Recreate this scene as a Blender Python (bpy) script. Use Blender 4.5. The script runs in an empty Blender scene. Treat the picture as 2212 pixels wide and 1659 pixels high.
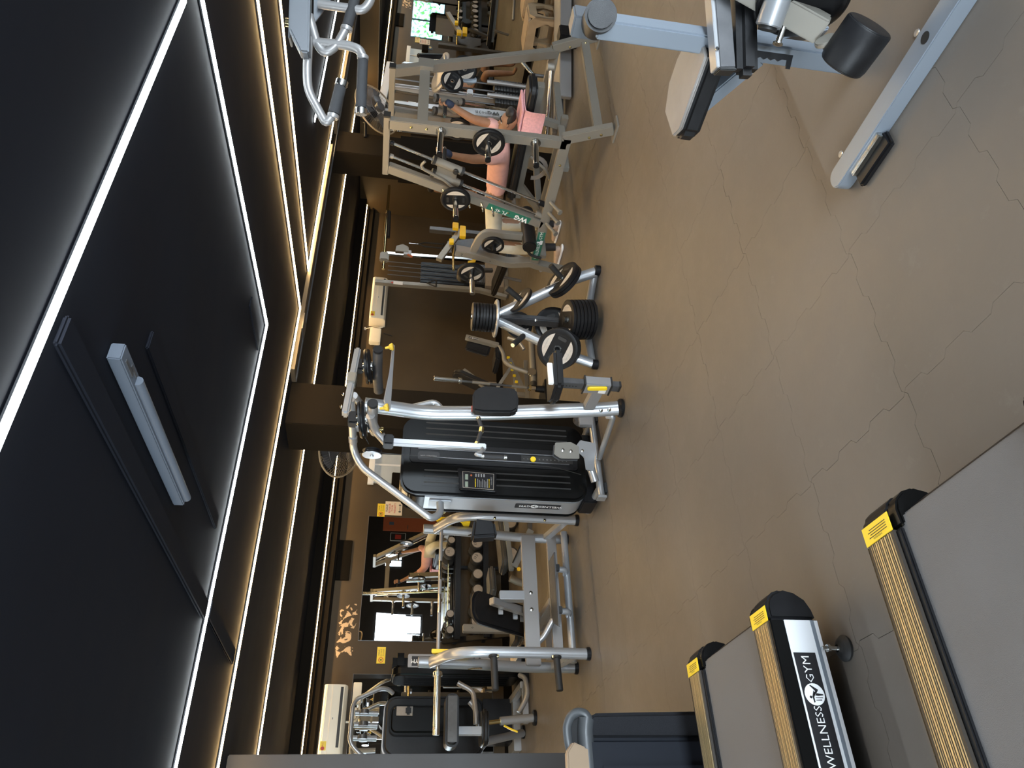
import bpy, bmesh, math, random
from mathutils import Vector as V, Matrix
random.seed(7)
PI = math.pi
scene = bpy.context.scene
C = scene.collection

# ---------------------------------------------------------------- camera
# phone held sideways: the world is upright, the camera is rolled by about 90 degrees
YAW, PITCH, ROLL, FPX = .948989, .150618, .06978, 1612.9
F = V((math.cos(PITCH)*math.cos(YAW), math.cos(PITCH)*math.sin(YAW), -math.sin(PITCH)))
r0 = V((math.sin(YAW), -math.cos(YAW), 0)); u0 = r0.cross(F)
r1 = r0*math.cos(ROLL)+u0*math.sin(ROLL); u1 = -r0*math.sin(ROLL)+u0*math.cos(ROLL)
cam = bpy.data.objects.new('camera', bpy.data.cameras.new('camera')); C.objects.link(cam)
cx, cy, cz = -u1, r1, -F
cam.matrix_world = Matrix(((cx.x, cy.x, cz.x, 0), (cx.y, cy.y, cz.y, 0), (cx.z, cy.z, cz.z, 1.58), (0, 0, 0, 1)))
cam.data.sensor_width = 36; cam.data.lens = 36*FPX/2212; cam.data.clip_start = .02
scene.camera = cam

# ---------------------------------------------------------------- world, exposure, lights
w = bpy.data.worlds.new('world'); scene.world = w; w.use_nodes = True
w.node_tree.nodes['Background'].inputs[0].default_value = (.55, .7, .9, 1)
w.node_tree.nodes['Background'].inputs[1].default_value = .6
scene.view_settings.view_transform = 'Standard'; scene.view_settings.look = 'None'
scene.view_settings.gamma = 1; scene.view_settings.use_curve_mapping = False
scene.view_settings.exposure = 1.05
WIN, LED = 7.0, 20.0                        # daylight panes, led strips
def area(name, loc, tgt, sx, sy, power, col):
    l = bpy.data.lights.new(name, 'AREA'); l.shape = 'RECTANGLE'; l.size = sx; l.size_y = sy; l.energy = power; l.color = col
    o = bpy.data.objects.new(name, l); C.objects.link(o); o.location = loc
    o.rotation_euler = (V(tgt)-V(loc)).to_track_quat('-Z', 'Y').to_euler(); return o
# daylight entering through the windows of the rear and left walls (both outside the frame)
for a0, a1, z0, z1, pw in ((-3.2, -1.2, .5, 1.8, 80), (-.6, 2.6, .5, 1.8, 135), (5.95, 7.0, .45, 1.75, 42)):
    area('daylight_rear', ((a0+a1)/2, -3.02, (z0+z1)/2), ((a0+a1)/2, 4, (z0+z1)/2-1.2), a1-a0, z1-z0, pw, (.80, .90, 1))
area('daylight_left', (-4.02, 2.05, 1.47), (3, 2.6, .6), 1.7, 1.1, 85, (.80, .90, 1))

# ---------------------------------------------------------------- materials
M = {}
def mat(name, col, rough=.5, metal=0., var=0., scale=6., bump=0., bscale=60., coat=0., emit=None, es=0., spec=.5, trans=0.):
    m = bpy.data.materials.new(name); m.use_nodes = True; nt = m.node_tree; b = nt.nodes['Principled BSDF']
    b.inputs['Base Color'].default_value = (*col, 1); b.inputs['Roughness'].default_value = rough
    b.inputs['Metallic'].default_value = metal; b.inputs['Coat Weight'].default_value = coat
    b.inputs['Specular IOR Level'].default_value = spec
    if emit: b.inputs['Emission Color'].default_value = (*emit, 1); b.inputs['Emission Strength'].default_value = es
    tc = nt.nodes.new('ShaderNodeTexCoord')
    if var:
        n = nt.nodes.new('ShaderNodeTexNoise'); n.inputs['Scale'].default_value = scale; n.inputs['Detail'].default_value = 5
        nt.links.new(tc.outputs['Object'], n.inputs['Vector'])
        r = nt.nodes.new('ShaderNodeMapRange'); r.inputs['From Min'].default_value = .3; r.inputs['From Max'].default_value = .7
        r.inputs['To Min'].default_value = 1-var; r.inputs['To Max'].default_value = 1+var
        nt.links.new(n.outputs['Fac'], r.inputs['Value'])
        x = nt.nodes.new('ShaderNodeVectorMath'); x.operation = 'SCALE'; x.inputs[0].default_value = col
        nt.links.new(r.outputs['Result'], x.inputs['Scale']); nt.links.new(x.outputs['Vector'], b.inputs['Base Color'])
        q = nt.nodes.new('ShaderNodeMapRange'); q.inputs['To Min'].default_value = rough*.8; q.inputs['To Max'].default_value = min(1, rough*1.2)
        nt.links.new(n.outputs['Fac'], q.inputs['Value']); nt.links.new(q.outputs['Result'], b.inputs['Roughness'])
    if bump:
        n2 = nt.nodes.new('ShaderNodeTexNoise'); n2.inputs['Scale'].default_value = bscale; n2.inputs['Detail'].default_value = 3
        nt.links.new(tc.outputs['Object'], n2.inputs['Vector'])
        bp = nt.nodes.new('ShaderNodeBump'); bp.inputs['Strength'].default_value = bump; bp.inputs['Distance'].default_value = .004
        nt.links.new(n2.outputs['Fac'], bp.inputs['Height']); nt.links.new(bp.outputs['Normal'], b.inputs['Normal'])
    M[name] = m; return m
mat('silver', (.30, .29, .285), .38, .5)
mat('bright_silver', (.36, .37, .385), .30, .55)
mat('pale_paint', (.225, .210, .182), .40, .3)
mat('mid_grey', (.12, .128, .14), .40, .3)
mat('batten_grey', (.10, .115, .14), .5, spec=.2)
mat('blue_grey_paint', (.24, .275, .32), .38, .3)
mat('dark_metal', (.10, .10, .105), .42, .5, .1, 20)
mat('chrome', (.60, .60, .58), .18, 1.)
mat('brass', (.60, .50, .26), .22, 1.)
mat('black_plastic', (.008, .008, .009), .34, 0, .15, 20, spec=.22)
mat('gloss_black', (.004, .004, .004), .24, 0, spec=.16)
mat('black_vinyl', (.009, .009, .010), .40, 0, .15, 30, .15, 500, spec=.35)
mat('grey_vinyl', (.055, .055, .055), .30, 0, .1, 30, .15, 500)
mat('rubber', (.011, .011, .011), .62, 0, .2, 25, .2, 300)
mat('grip', (.028, .028, .030), .7, 0, .2, 40, .4, 800)
mat('plate_black', (.007, .007, .008), .45, 0, .2, 30, spec=.25)
mat('plate_grey', (.47, .43, .38), .5, 0, .08, 40)
mat('cap_grey', (.30, .26, .22), .5, 0, .08, 40)
mat('yellow', (.85, .60, .02), .35)
mat('dark_yellow', (.70, .47, .05), .4)
mat('fan_rim', (.30, .22, .13), .4)
mat('cream', (.80, .66, .48), .45, 0, .05, 8)
mat('ac_cream', (.86, .78, .62), .4, 0, .03, 5)
mat('white', (.80, .80, .80), .4)
mat('ink', (.015, .015, .015), .5)
mat('red_ink', (.55, .05, .03), .5)
mat('grey_ink', (.25, .25, .25), .5)
mat('green', (.02, .14, .09), .45)
mat('label_black', (.01, .01, .012), .4)
mat('belt', (.135, .13, .128), .62, 0, .06, 5, .35, 700)
mat('rail_dark', (.035, .028, .022), .45, .2)
mat('rail_gold', (.50, .38, .20), .34, .7)
mat('side_white', (.66, .67, .69), .35, 0, .03, 3)
mat('wood', (.30, .21, .12), .55, 0, .2, 6)
mat('skin', (.29, .15, .085), .5, 0, .12, 20, .1, 200)
mat('hair', (.012, .009, .008), .55, 0, .2, 90, .6, 300)
mat('pink', (.60, .33, .29), .9, 0, .12, 9, 1.0, 22)
mat('towel', (.80, .42, .44), .95, 0, .1, 60, .8, 250)
mat('pants', (.58, .58, .51), .85, 0, .12, 8, .6, 45)
mat('glove', (.02, .03, .06), .7, 0, .3, 40)
mat('shoe', (.45, .33, .25), .6, 0, .1, 30)
mat('black_cloth', (.015, .015, .018), .9, 0, .2, 20)
mat('orange', (.50, .13, .05), .5)
mat('dim_blue', (.10, .14, .19), .5)
mat('window_grey', (.50, .54, .56), .35, 0, .05, 8)
mat('trunk_metal', (.085, .070, .050), .5, .2, .12, 5)
mat('ceiling_paint', (.0055, .0065, .0105), .75, 0, .12, 1.5, spec=.15)
mat('column_paint', (.0105, .0078, .005), .85, 0, .12, 3, .1, 60, spec=.06)
mat('dark_paint', (.022, .019, .017), .45, 0, .15, 3, spec=.35)
mat('niche_paint', (.008, .0065, .005), .9, spec=.05)
mat('mesh_cloth', (.015, .016, .019), .85, 0, .25, 350, .8, 450, spec=.2)
mat('grey_shell', (.055, .06, .065), .38, 0, .05, 10)
mat('navy_panel', (.009, .011, .016), .6, 0, .08, 6, spec=.15)
mat('tan_panel', (.30, .22, .15), .4)
mat('pad_top_sheen', (.26, .245, .23), .32, 0, .1, 12, .1, 400)  # reflected light on the vinyl cushion top, put into a pale colour
mat('lcd', (.25, .30, .24), .3)
mirror_m = mat('mirror_glass', (.80, .82, .82), .01, 1.)
def emis(name, col, s):
    m = bpy.data.materials.new(name); m.use_nodes = True; nt = m.node_tree; nt.nodes.clear()
    e = nt.nodes.new('ShaderNodeEmission'); e.inputs[0].default_value = (*col, 1); e.inputs[1].default_value = s
    o = nt.nodes.new('ShaderNodeOutputMaterial'); nt.links.new(e.outputs[0], o.inputs[0]); M[name] = m; return m
emis('led_white', (.90, .97, 1.0), LED*1.05)
emis('led_warm', (1.0, .66, .29), LED*1.9)
emis('pane_sky', (.75, .90, 1.0), WIN)
# window with plants outside
m = emis('pane_garden', (1, 1, 1), WIN*.5); nt = m.node_tree
tc = nt.nodes.new('ShaderNodeTexCoord'); n = nt.nodes.new('ShaderNodeTexNoise'); n.inputs['Scale'].default_value = 9; n.inputs['Detail'].default_value = 6
cr = nt.nodes.new('ShaderNodeValToRGB'); e = cr.color_ramp.elements; e[0].position = .42; e[0].color = (.06, .20, .05, 1); e[1].position = .58; e[1].color = (.45, .80, 1, 1)
nt.links.new(tc.outputs['Object'], n.inputs['Vector']); nt.links.new(n.outputs['Fac'], cr.inputs['Fac'])
nt.links.new(cr.outputs['Color'], nt.nodes['Emission'].inputs[0])

# floor rubber: brown-grey, scuffed, faint dust
m = mat('floor_rubber', (.150, .122, .096), .50); nt = m.node_tree; b = nt.nodes['Principled BSDF']
g = nt.nodes.new('ShaderNodeNewGeometry')
n1 = nt.nodes.new('ShaderNodeTexNoise'); n1.inputs['Scale'].default_value = .9; n1.inputs['Detail'].default_value = 6
n2 = nt.nodes.new('ShaderNodeTexNoise'); n2.inputs['Scale'].default_value = 45; n2.inputs['Detail'].default_value = 4
n3 = nt.nodes.new('ShaderNodeTexNoise'); n3.inputs['Scale'].default_value = 7; n3.inputs['Detail'].default_value = 8; n3.inputs['Roughness'].default_value = .75
for q in (n1, n2, n3): nt.links.new(g.outputs['Position'], q.inputs['Vector'])
cr = nt.nodes.new('ShaderNodeValToRGB'); e = cr.color_ramp.elements
e[0].position = .3; e[0].color = (.128, .112, .096, 1); e[1].position = .7; e[1].color = (.150, .130, .110, 1)
nt.links.new(n1.outputs['Fac'], cr.inputs['Fac'])
mx = nt.nodes.new('ShaderNodeMix'); mx.data_type = 'RGBA'; mx.inputs[7].default_value = (.22, .20, .175, 1)
mr = nt.nodes.new('ShaderNodeMapRange'); mr.inputs['From Min'].default_value = .58; mr.inputs['From Max'].default_value = .75; mr.inputs['To Max'].default_value = .35
nt.links.new(n3.outputs['Fac'], mr.inputs['Value']); nt.links.new(mr.outputs['Result'], mx.inputs[0]); nt.links.new(cr.outputs['Color'], mx.inputs[6])
nt.links.new(mx.outputs[2], b.inputs['Base Color'])
rr = nt.nodes.new('ShaderNodeMapRange'); rr.inputs['To Min'].default_value = .36; rr.inputs['To Max'].default_value = .62
nt.links.new(n3.outputs['Fac'], rr.inputs['Value']); nt.links.new(rr.outputs['Result'], b.inputs['Roughness'])
bp = nt.nodes.new('ShaderNodeBump'); bp.inputs['Strength'].default_value = .12; bp.inputs['Distance'].default_value = .003
nt.links.new(n2.outputs['Fac'], bp.inputs['Height']); nt.links.new(bp.outputs['Normal'], b.inputs['Normal'])
b.inputs['Specular IOR Level'].default_value = .4
mat('seam', (.012, .011, .010), .9)

# far wall: dark brown paint with cream patches where the paint has peeled off (around the mirror, high up on the left)
def wall_mat(name, peel):
    m = mat(name, (.05, .036, .02), .55); nt = m.node_tree; b = nt.nodes['Principled BSDF']; b.inputs['Specular IOR Level'].default_value = .3
    g = nt.nodes.new('ShaderNodeNewGeometry')
    n1 = nt.nodes.new('ShaderNodeTexNoise'); n1.inputs['Scale'].default_value = 1.3; n1.inputs['Detail'].default_value = 5
    nt.links.new(g.outputs['Position'], n1.inputs['Vector'])
    cr = nt.nodes.new('ShaderNodeValToRGB'); e = cr.color_ramp.elements
    e[0].position = .3; e[0].color = (.050, .034, .017, 1); e[1].position = .7; e[1].color = (.068, .046, .023, 1)
    nt.links.new(n1.outputs['Fac'], cr.inputs['Fac']); out = cr.outputs['Color']
    if peel:
        n2 = nt.nodes.new('ShaderNodeTexNoise'); n2.inputs['Scale'].default_value = 8; n2.inputs['Detail'].default_value = 8; n2.inputs['Distortion'].default_value = 1.6
        nt.links.new(g.outputs['Position'], n2.inputs['Vector'])
        sx = nt.nodes.new('ShaderNodeSeparateXYZ'); nt.links.new(g.outputs['Position'], sx.inputs[0])
        def band(sock, c, hw):
            s = nt.nodes.new('ShaderNodeMath'); s.operation = 'SUBTRACT'; s.inputs[1].default_value = c; nt.links.new(sock, s.inputs[0])
            a = nt.nodes.new('ShaderNodeMath'); a.operation = 'ABSOLUTE'; nt.links.new(s.outputs[0], a.inputs[0])
            r = nt.nodes.new('ShaderNodeMapRange'); r.inputs['From Min'].default_value = hw*.4; r.inputs['From Max'].default_value = hw
            r.inputs['To Min'].default_value = 1; r.inputs['To Max'].default_value = 0; nt.links.new(a.outputs[0], r.inputs['Value']); return r.outputs['Result']
        bx, bz = band(sx.outputs['X'], 2.82, .72), band(sx.outputs['Z'], 1.99, .22)
        mm = nt.nodes.new('ShaderNodeMath'); mm.operation = 'MULTIPLY'; nt.links.new(bx, mm.inputs[0]); nt.links.new(bz, mm.inputs[1])
        m2 = nt.nodes.new('ShaderNodeMath'); m2.operation = 'MULTIPLY'; nt.links.new(mm.outputs[0], m2.inputs[0]); nt.links.new(n2.outputs['Fac'], m2.inputs[1])
        th = nt.nodes.new('ShaderNodeMapRange'); th.inputs['From Min'].default_value = .535; th.inputs['From Max'].default_value = .56
        nt.links.new(m2.outputs[0], th.inputs['Value'])
        mx = nt.nodes.new('ShaderNodeMix'); mx.data_type = 'RGBA'; mx.inputs[7].default_value = (.55, .38, .22, 1)
        nt.links.new(th.outputs['Result'], mx.inputs[0]); nt.links.new(out, mx.inputs[6]); out = mx.outputs[2]
    nt.links.new(out, b.inputs['Base Color'])
wall_mat('wall_brown', False); wall_mat('wall_peeling', True)
# tread plate with raised lozenges
m = mat('tread_plate', (.52, .50, .46), .35, .7); nt = m.node_tree; b = nt.nodes['Principled BSDF']
g = nt.nodes.new('ShaderNodeNewGeometry'); vo = nt.nodes.new('ShaderNodeTexVoronoi'); vo.inputs['Scale'].default_value = 32; vo.inputs['Randomness'].default_value = 0
nt.links.new(g.outputs['Position'], vo.inputs['Vector']); bp = nt.nodes.new('ShaderNodeBump'); bp.inputs['Strength'].default_value = .9; bp.inputs['Distance'].default_value = .004
nt.links.new(vo.outputs['Distance'], bp.inputs['Height']); nt.links.new(bp.outputs['Normal'], b.inputs['Normal'])

# ---------------------------------------------------------------- mesh helpers
def frame(z):
    z = V(z).normalized(); a = V((0, 0, 1)) if abs(z.z) < .9 else V((1, 0, 0))
    x = a.cross(z).normalized(); return x, z.cross(x), z
class MB:
    def __init__(s): s.v = []; s.f = []
    def add(s, vs, fs):
        k = len(s.v); s.v += [V(p) for p in vs]; s.f += [[i+k for i in f] for f in fs]; return s
    def box(s, c, size, ax=None):
        c = V(c); X, Y, Z = ax if ax else (V((1, 0, 0)), V((0, 1, 0)), V((0, 0, 1)))
        a, b, d = size[0]/2, size[1]/2, size[2]/2
        vs = [c+X*(a*i)+Y*(b*j)+Z*(d*k) for k in (-1, 1) for j in (-1, 1) for i in (-1, 1)]
        return s.add(vs, [(0, 2, 3, 1), (4, 5, 7, 6), (0, 1, 5, 4), (2, 6, 7, 3), (0, 4, 6, 2), (1, 3, 7, 5)])
    def bb(s, lo, hi):
        return s.box([(a+b)/2 for a, b in zip(lo, hi)], [b-a for a, b in zip(lo, hi)])
    def beam(s, p, q, wd, ht, up=(0, 0, 1)):          # rectangular bar; ht measured along up
        p, q = V(p), V(q); d = (q-p); L = d.length; d.normalize(); u = V(up)
        if abs(d.dot(u)) > .95: u = V((0, 1, 0))
        x = d.cross(u).normalized(); y = x.cross(d).normalized()
        return s.box((p+q)/2, (wd, ht, L), (x, y, d))
    def ring(s, rings, cap=True, closed=True):
        k = len(s.v); n = len(rings[0])
        for r in rings: s.v += [V(p) for p in r]
        for i in range(len(rings)-1):
            for j in range(n if closed else n-1):
                a, b = k+i*n+j, k+i*n+(j+1) % n
                s.f.append([a, b, b+n, a+n])
        if cap: s.f.append([k+j for j in range(n)][::-1]); s.f.append([k+(len(rings)-1)*n+j for j in range(n)])
        return s
    def cyl(s, p, q, r, r2=None, n=16):
        p, q = V(p), V(q); x, y, z = frame(q-p); r2 = r if r2 is None else r2
        return s.ring([[c+x*(math.cos(2*PI*i/n)*R)+y*(math.sin(2*PI*i/n)*R) for i in range(n)] for c, R in ((p, r), (q, r2))])
    def lathe(s, c, axis, prof, n=28, cap=True):       # prof: list of (height, radius)
        c = V(c); x, y, z = frame(axis)
        return s.ring([[c+z*h+x*(math.cos(2*PI*i/n)*r)+y*(math.sin(2*PI*i/n)*r) for i in range(n)] for h, r in prof], cap)
    def tube(s, pts, r, n=12, fil=.05, ry=None, rect=None):
        P = [V(p) for p in pts]; Q = [P[0]]
        for i in range(1, len(P)-1):
            a, b = (P[i-1]-P[i]), (P[i+1]-P[i]); t = min(fil, a.length*.45, b.length*.45)
            A, B = P[i]+a.normalized()*t, P[i]+b.normalized()*t
            for k in range(5):
                u = k/4; Q.append(A*(1-u)**2+P[i]*2*u*(1-u)+B*u*u)
        Q.append(P[-1]); x = None; rings = []
        for i, p in enumerate(Q):
            d = (Q[min(i+1, len(Q)-1)]-Q[max(i-1, 0)]).normalized()
            if x is None: x, y, _ = frame(d)
            x = (x-d*x.dot(d)).normalized(); y = d.cross(x)
            if rect:
                a, b = rect[0]/2, rect[1]/2; rings.append([p+x*i_*a+y*j_*b for i_, j_ in ((-1, -1), (1, -1), (1, 1), (-1, 1))])
            else:
                rings.append([p+x*(math.cos(2*PI*k/n)*r)+y*(math.sin(2*PI*k/n)*(ry or r)) for k in range(n)])
        return s.ring(rings)
    def prism(s, poly, o, X, Y, t):                    # poly in the X/Y plane at o, thickness t along X x Y
        o, X, Y = V(o), V(X).normalized(), V(Y).normalized(); N = X.cross(Y).normalized()
        a = [o+X*p[0]+Y*p[1] for p in poly]; n = len(a); k = len(s.v)
        s.v += a+[p+N*t for p in a]
        s.f.append([k+i for i in range(n)][::-1]); s.f.append([k+n+i for i in range(n)])
        for i in range(n): j = (i+1) % n; s.f.append([k+i, k+j, k+n+j, k+n+i])
        return s
OFF = {}
def mesh(name, mb, m, bevel=0, seg=2, sharp=35):
    me = bpy.data.meshes.new(name); me.from_pydata([tuple(v) for v in mb.v], [], mb.f)
    b = bmesh.new(); b.from_mesh(me)
    bmesh.ops.recalc_face_normals(b, faces=b.faces)
    if bevel:
        ed = [e for e in b.edges if len(e.link_faces) == 2 and e.calc_face_angle(0) > math.radians(30)]
        bmesh.ops.bevel(b, geom=ed, offset=bevel, segments=seg, affect='EDGES', clamp_overlap=True)
    b.to_mesh(me); b.free(); me.materials.append(M[m]); me.shade_smooth(); me.set_sharp_from_angle(angle=math.radians(sharp)); return me
def setp(o, label=None, cat=None, group=None, kind=None):
    for k, v in (('label', label), ('category', cat), ('group', group), ('kind', kind)):
        if v: o[k] = v
    return o
def thing(name, loc, label, cat, group=None):
    o = bpy.data.objects.new(name, None); C.objects.link(o); o.location = loc; o.empty_display_size = .1; OFF[o] = V(loc)
    return setp(o, label, cat, group)
def P(par, name, mb, m, bevel=0, label=None, seg=2, sharp=35, kind=None):
    off = OFF[par] if par is not None else V((0, 0, 0))
    if off.length: mb.v = [p-off for p in mb.v]
    o = bpy.data.objects.new(name, mesh(name, mb, m, bevel, seg, sharp)); C.objects.link(o)
    if par is not None: o.parent = par
    OFF[o] = off; return setp(o, label, kind=kind)
def solo(name, loc, mb, m, label, cat, group=None, bevel=0, seg=2, sharp=35):
    loc = V(loc); mb.v = [p-loc for p in mb.v]
    o = bpy.data.objects.new(name, mesh(name, mb, m, bevel, seg, sharp)); C.objects.link(o); o.location = loc; OFF[o] = loc
    return setp(o, label, cat, group)
def struct(name, mb, m, bevel=0):
    o = bpy.data.objects.new(name, mesh(name, mb, m, bevel)); C.objects.link(o); OFF[o] = V((0, 0, 0)); return setp(o, kind='structure')
def dup(root, mw, label=None, group=None):
    r = root.copy(); C.objects.link(r); r.matrix_world = mw
    if label: r['label'] = label
    if group: r['group'] = group
    for ch in list(root.children):
        c = ch.copy(); C.objects.link(c); c.parent = r
        for g in ch.children:
            d = g.copy(); C.objects.link(d); d.parent = c
    return r
def placed(loc, axis, spin=0, sc=(1, 1, 1)):           # matrix taking local +Z to axis
    x, y, z = frame(axis); R = Matrix((x, y, z)).transposed().to_4x4()
    return Matrix.Translation(V(loc)) @ R @ Matrix.Rotation(spin, 4, 'Z') @ Matrix.Diagonal((*sc, 1))
_txt = {}
def text(par, s, o, X, Y, size, m, name='lettering', bold=0, gap=1.0):
    """flat lettering, centred on o; X reading direction, Y letter-up, size = cap height"""
    key = (s, bold, gap)
    if key not in _txt:
        cu = bpy.data.curves.new('t', 'FONT'); cu.body = s; cu.size = 1; cu.align_x = 'CENTER'; cu.align_y = 'CENTER'; cu.resolution_u = 1; cu.offset = bold; cu.space_character = gap
        ob = bpy.data.objects.new('t', cu); C.objects.link(ob); dg = bpy.context.evaluated_depsgraph_get(); dg.update()
        me = bpy.data.meshes.new_from_object(ob.evaluated_get(dg)); _txt[key] = ([v.co.copy() for v in me.vertices], [list(p.vertices) for p in me.polygons])
        bpy.data.objects.remove(ob); bpy.data.meshes.remove(me)
    vs, fs = _txt[key]; X, Y, o = V(X).normalized(), V(Y).normalized(), V(o); k = size/.70
    mb = MB().add([o+X*(v.x*k)+Y*(v.y*k) for v in vs], fs)
    off = OFF[par]; me = bpy.data.meshes.new(name); me.from_pydata([tuple(p-off) for p in mb.v], [], mb.f); me.materials.append(M[m])
    ob = bpy.data.objects.new(name, me); C.objects.link(ob); ob.parent = par; OFF[ob] = off; return ob
def disc_pts(r, n=24, a0=0, a1=2*PI): return [(math.cos(a0+(a1-a0)*i/n)*r, math.sin(a0+(a1-a0)*i/n)*r) for i in range(n)]
def rrect(w_, h_, r, n=5):
    out = []
    for cx_, cy_, a in ((w_/2-r, h_/2-r, 0), (-w_/2+r, h_/2-r, PI/2), (-w_/2+r, -h_/2+r, PI), (w_/2-r, -h_/2+r, 1.5*PI)):
        out += [(cx_+math.cos(a+PI/2*i/n)*r, cy_+math.sin(a+PI/2*i/n)*r) for i in range(n+1)]
    return out
def logo(par, o, X, Y, r, dark='label_black'):          # white disc with a dark striding figure
    X, Y, o = V(X).normalized(), V(Y).normalized(), V(o); N = X.cross(Y)
    P(par, 'emblem', MB().prism(disc_pts(r), o, X, Y, .0006), 'white')
    g = MB(); o2 = o+N*.0009
    g.prism([(p[0]*.13*r-.25*r, p[1]*.13*r+.45*r) for p in disc_pts(1, 10)], o2, X, Y, .0004)
    for poly in ([(-.75, .25), (-.2, .3), (.35, .05), (.05, -.1), (-.25, .12), (-.7, .12)], [(-.1, .1), (.3, -.1), (.8, .35), (.85, .25), (.4, -.45), (.1, -.2)], [(-.1, .0), (.1, -.2), (.0, -.85), (-.1, -.85), (-.15, -.3)], [(-.35, 0), (-.3, 0), (-.28, -.75), (-.36, -.75)], [(-.55, 0), (-.5, 0), (-.48, -.6), (-.56, -.6)]):
        g.prism([(a*r, b*r) for a, b in poly], o2, X, Y, .0004)
    P(par, 'emblem_figure', g, dark)
def wellness(par, o, X, Y, h, m='white', bg='label_black', gapw=1.0):
    """black strip with the gym's name and emblem"""
    X, Y, o = V(X).normalized(), V(Y).normalized(), V(o); N = X.cross(Y)
    W = h*9.6
    P(par, 'name_strip', MB().prism(rrect(W, h*2, h*.25), o, X, Y, .001), bg)
    o = o+N*.0016
    text(par, 'WELLNESS', o-X*(h*2.45), X, Y, h*.8, m, bold=.01)
    text(par, 'GYM', o+X*(h*2.75), X, Y, h*.8, m, bold=.01)
    logo(par, o+X*(h*.75), X, Y, h*.75, bg)
# ================================================================ ROOM
XL, XR, YB, YF, H = -4.0, 10.07, -3.0, 9.22, 2.45
o = struct('floor', MB().bb((XL-.2, YB-.2, -.12), (XR+.2, YF+.2, -.012)), 'seam'); floor = o
# interlocking rubber tiles, 0.61 m, jigsaw edges: each tile one part of the floor
T, AMP, NT = .61, .011, 6
def edge(n=NT):                                        # profile along 0..T, dovetail teeth
    p = T/n; out = []
    for i in range(n):
        s = 1 if i % 2 == 0 else -1
        x0 = i*p
        out += [(x0+p*.10, s*AMP), (x0+p*.90, s*AMP)]
    return out
def tile_mesh(g, name):
    E = edge(); out = []
    for k in range(4):
        a = k*PI/2; c, s_ = math.cos(a), math.sin(a)
        for (x, y) in [(0, 0)]+E:
            X, Y = x-T/2, -T/2+y
            out.append((X*c-Y*s_, X*s_+Y*c))
    mb = MB(); n = len(out)
    def sc(f): return [(x*f, y*f) for x, y in out]
    lo, top = sc(1-g/T), sc(1-g/T)
    mb.v = [V((x, y, -.012)) for x, y in lo]+[V((x, y, 0)) for x, y in top]
    for i in range(n):
        j = (i+1) % n
        mb.f += [[i, j, n+j, n+i]]
    mb.f.append([n+i for i in range(n)])
    return mesh(name, mb, 'floor_rubber', sharp=10)
tms = [tile_mesh(g, 'rubber_tile') for g in (.0012, .0018, .0008)]
X0, Y0 = 1.30, 1.71
for i in range(-4, 15):
    for j in range(-3, 13):
        x, y = X0+(i+.5)*T, Y0+(j+.5)*T
        if x < .1 and y > 4.6 and x < y*.05: continue
        if y < -.2 or (y < .5 and x < .6): continue
        if x-T/2 < XL or x+T/2 > XR+.02: continue
        ob = bpy.data.objects.new('rubber_tile', random.choice(tms)); C.objects.link(ob); ob.location = (x, y, 0); ob.parent = floor
# the mat outside the view: plain strips so nothing ends abruptly
P(floor, 'floor_mat', MB().bb((XL, YB, -.012), (-1.15, YF, -.001)).bb((-1.15, YB, -.012), (XR, -.15, -.001)), 'floor_rubber', kind='stuff')

# walls
struct('wall_back', MB().bb((XL-.2, YF, -.1), (XR+.2, YF+.2, 2.6)), 'wall_peeling')
struct('wall_right', MB().bb((XR+.03, YB, -.1), (XR+.2, YF, 2.6)), 'wall_brown')
struct('ceiling', MB().bb((XL-.2, YB-.2, H), (XR+.2, YF+.2, H+.15)), 'ceiling_paint')
# rear wall (behind the camera) with its windows, left wall with its windows
def wall_with_holes(name, axis, at, th, lo, hi, holes, m):
    """holes: (a0,a1,z0,z1) sorted along a, same z range per wall"""
    mb = MB()
    def q(a0, a1, z0, z1):
        if axis == 'y': mb.bb((a0, at-th, z0), (a1, at, z1))
        else: mb.bb((at-th, a0, z0), (at, a1, z1))
    a = lo
    for h in holes:
        q(a, h[0], -.1, 2.6); q(h[0], h[1], -.1, h[2]); q(h[0], h[1], h[3], 2.6); a = h[1]
    q(a, hi, -.1, 2.6); return struct(name, mb, m)
RW = [(-3.2, -1.2, .5, 1.8), (-.6, 2.6, .5, 1.8), (5.95, 7.0, .45, 1.75), (8.41, 8.88, 1.09, 1.63)]
LW = [(1.2, 2.9, .9, 2.05), (4.3, 6.9, .9, 2.1)]
wall_with_holes('wall_rear', 'y', YB, .2, XL-.2, XR+.2, RW, 'dark_paint')
wall_with_holes('wall_left', 'x', XL, .2, YB, YF, LW, 'wall_brown')
n = 1
for ax, H_, at in (('y', RW, YB), ('x', LW, XL)):
    for a0, a1, z0, z1 in H_:
        garden = (ax == 'x' and a0 > 4)
        mb = MB(); f = MB()
        def q(B, a, b, c, d, o1, o2):
            if ax == 'y': B.bb((a, at-o2, c), (b, at-o1, d))
            else: B.bb((at-o2, a, c), (at-o1, b, d))
        q(mb, a0, a1, z0, z1, .12, .125)
        wo = struct('window_%d' % n, mb, 'pane_garden' if garden else 'pane_sky'); n += 1
        t = .04
        for (a, b, c, d) in ((a0, a1, z0, z0+t), (a0, a1, z1-t, z1), (a0, a0+t, z0, z1), (a1-t, a1, z0, z1)): q(f, a, b, c, d, .05, .11)
        k = max(2, int((a1-a0)/.55))
        for i in range(1, k): x = a0+(a1-a0)*i/k; q(f, x-t/2, x+t/2, z0, z1, .06, .10)
        P(wo, 'window_frame', f, 'black_plastic')
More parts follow.
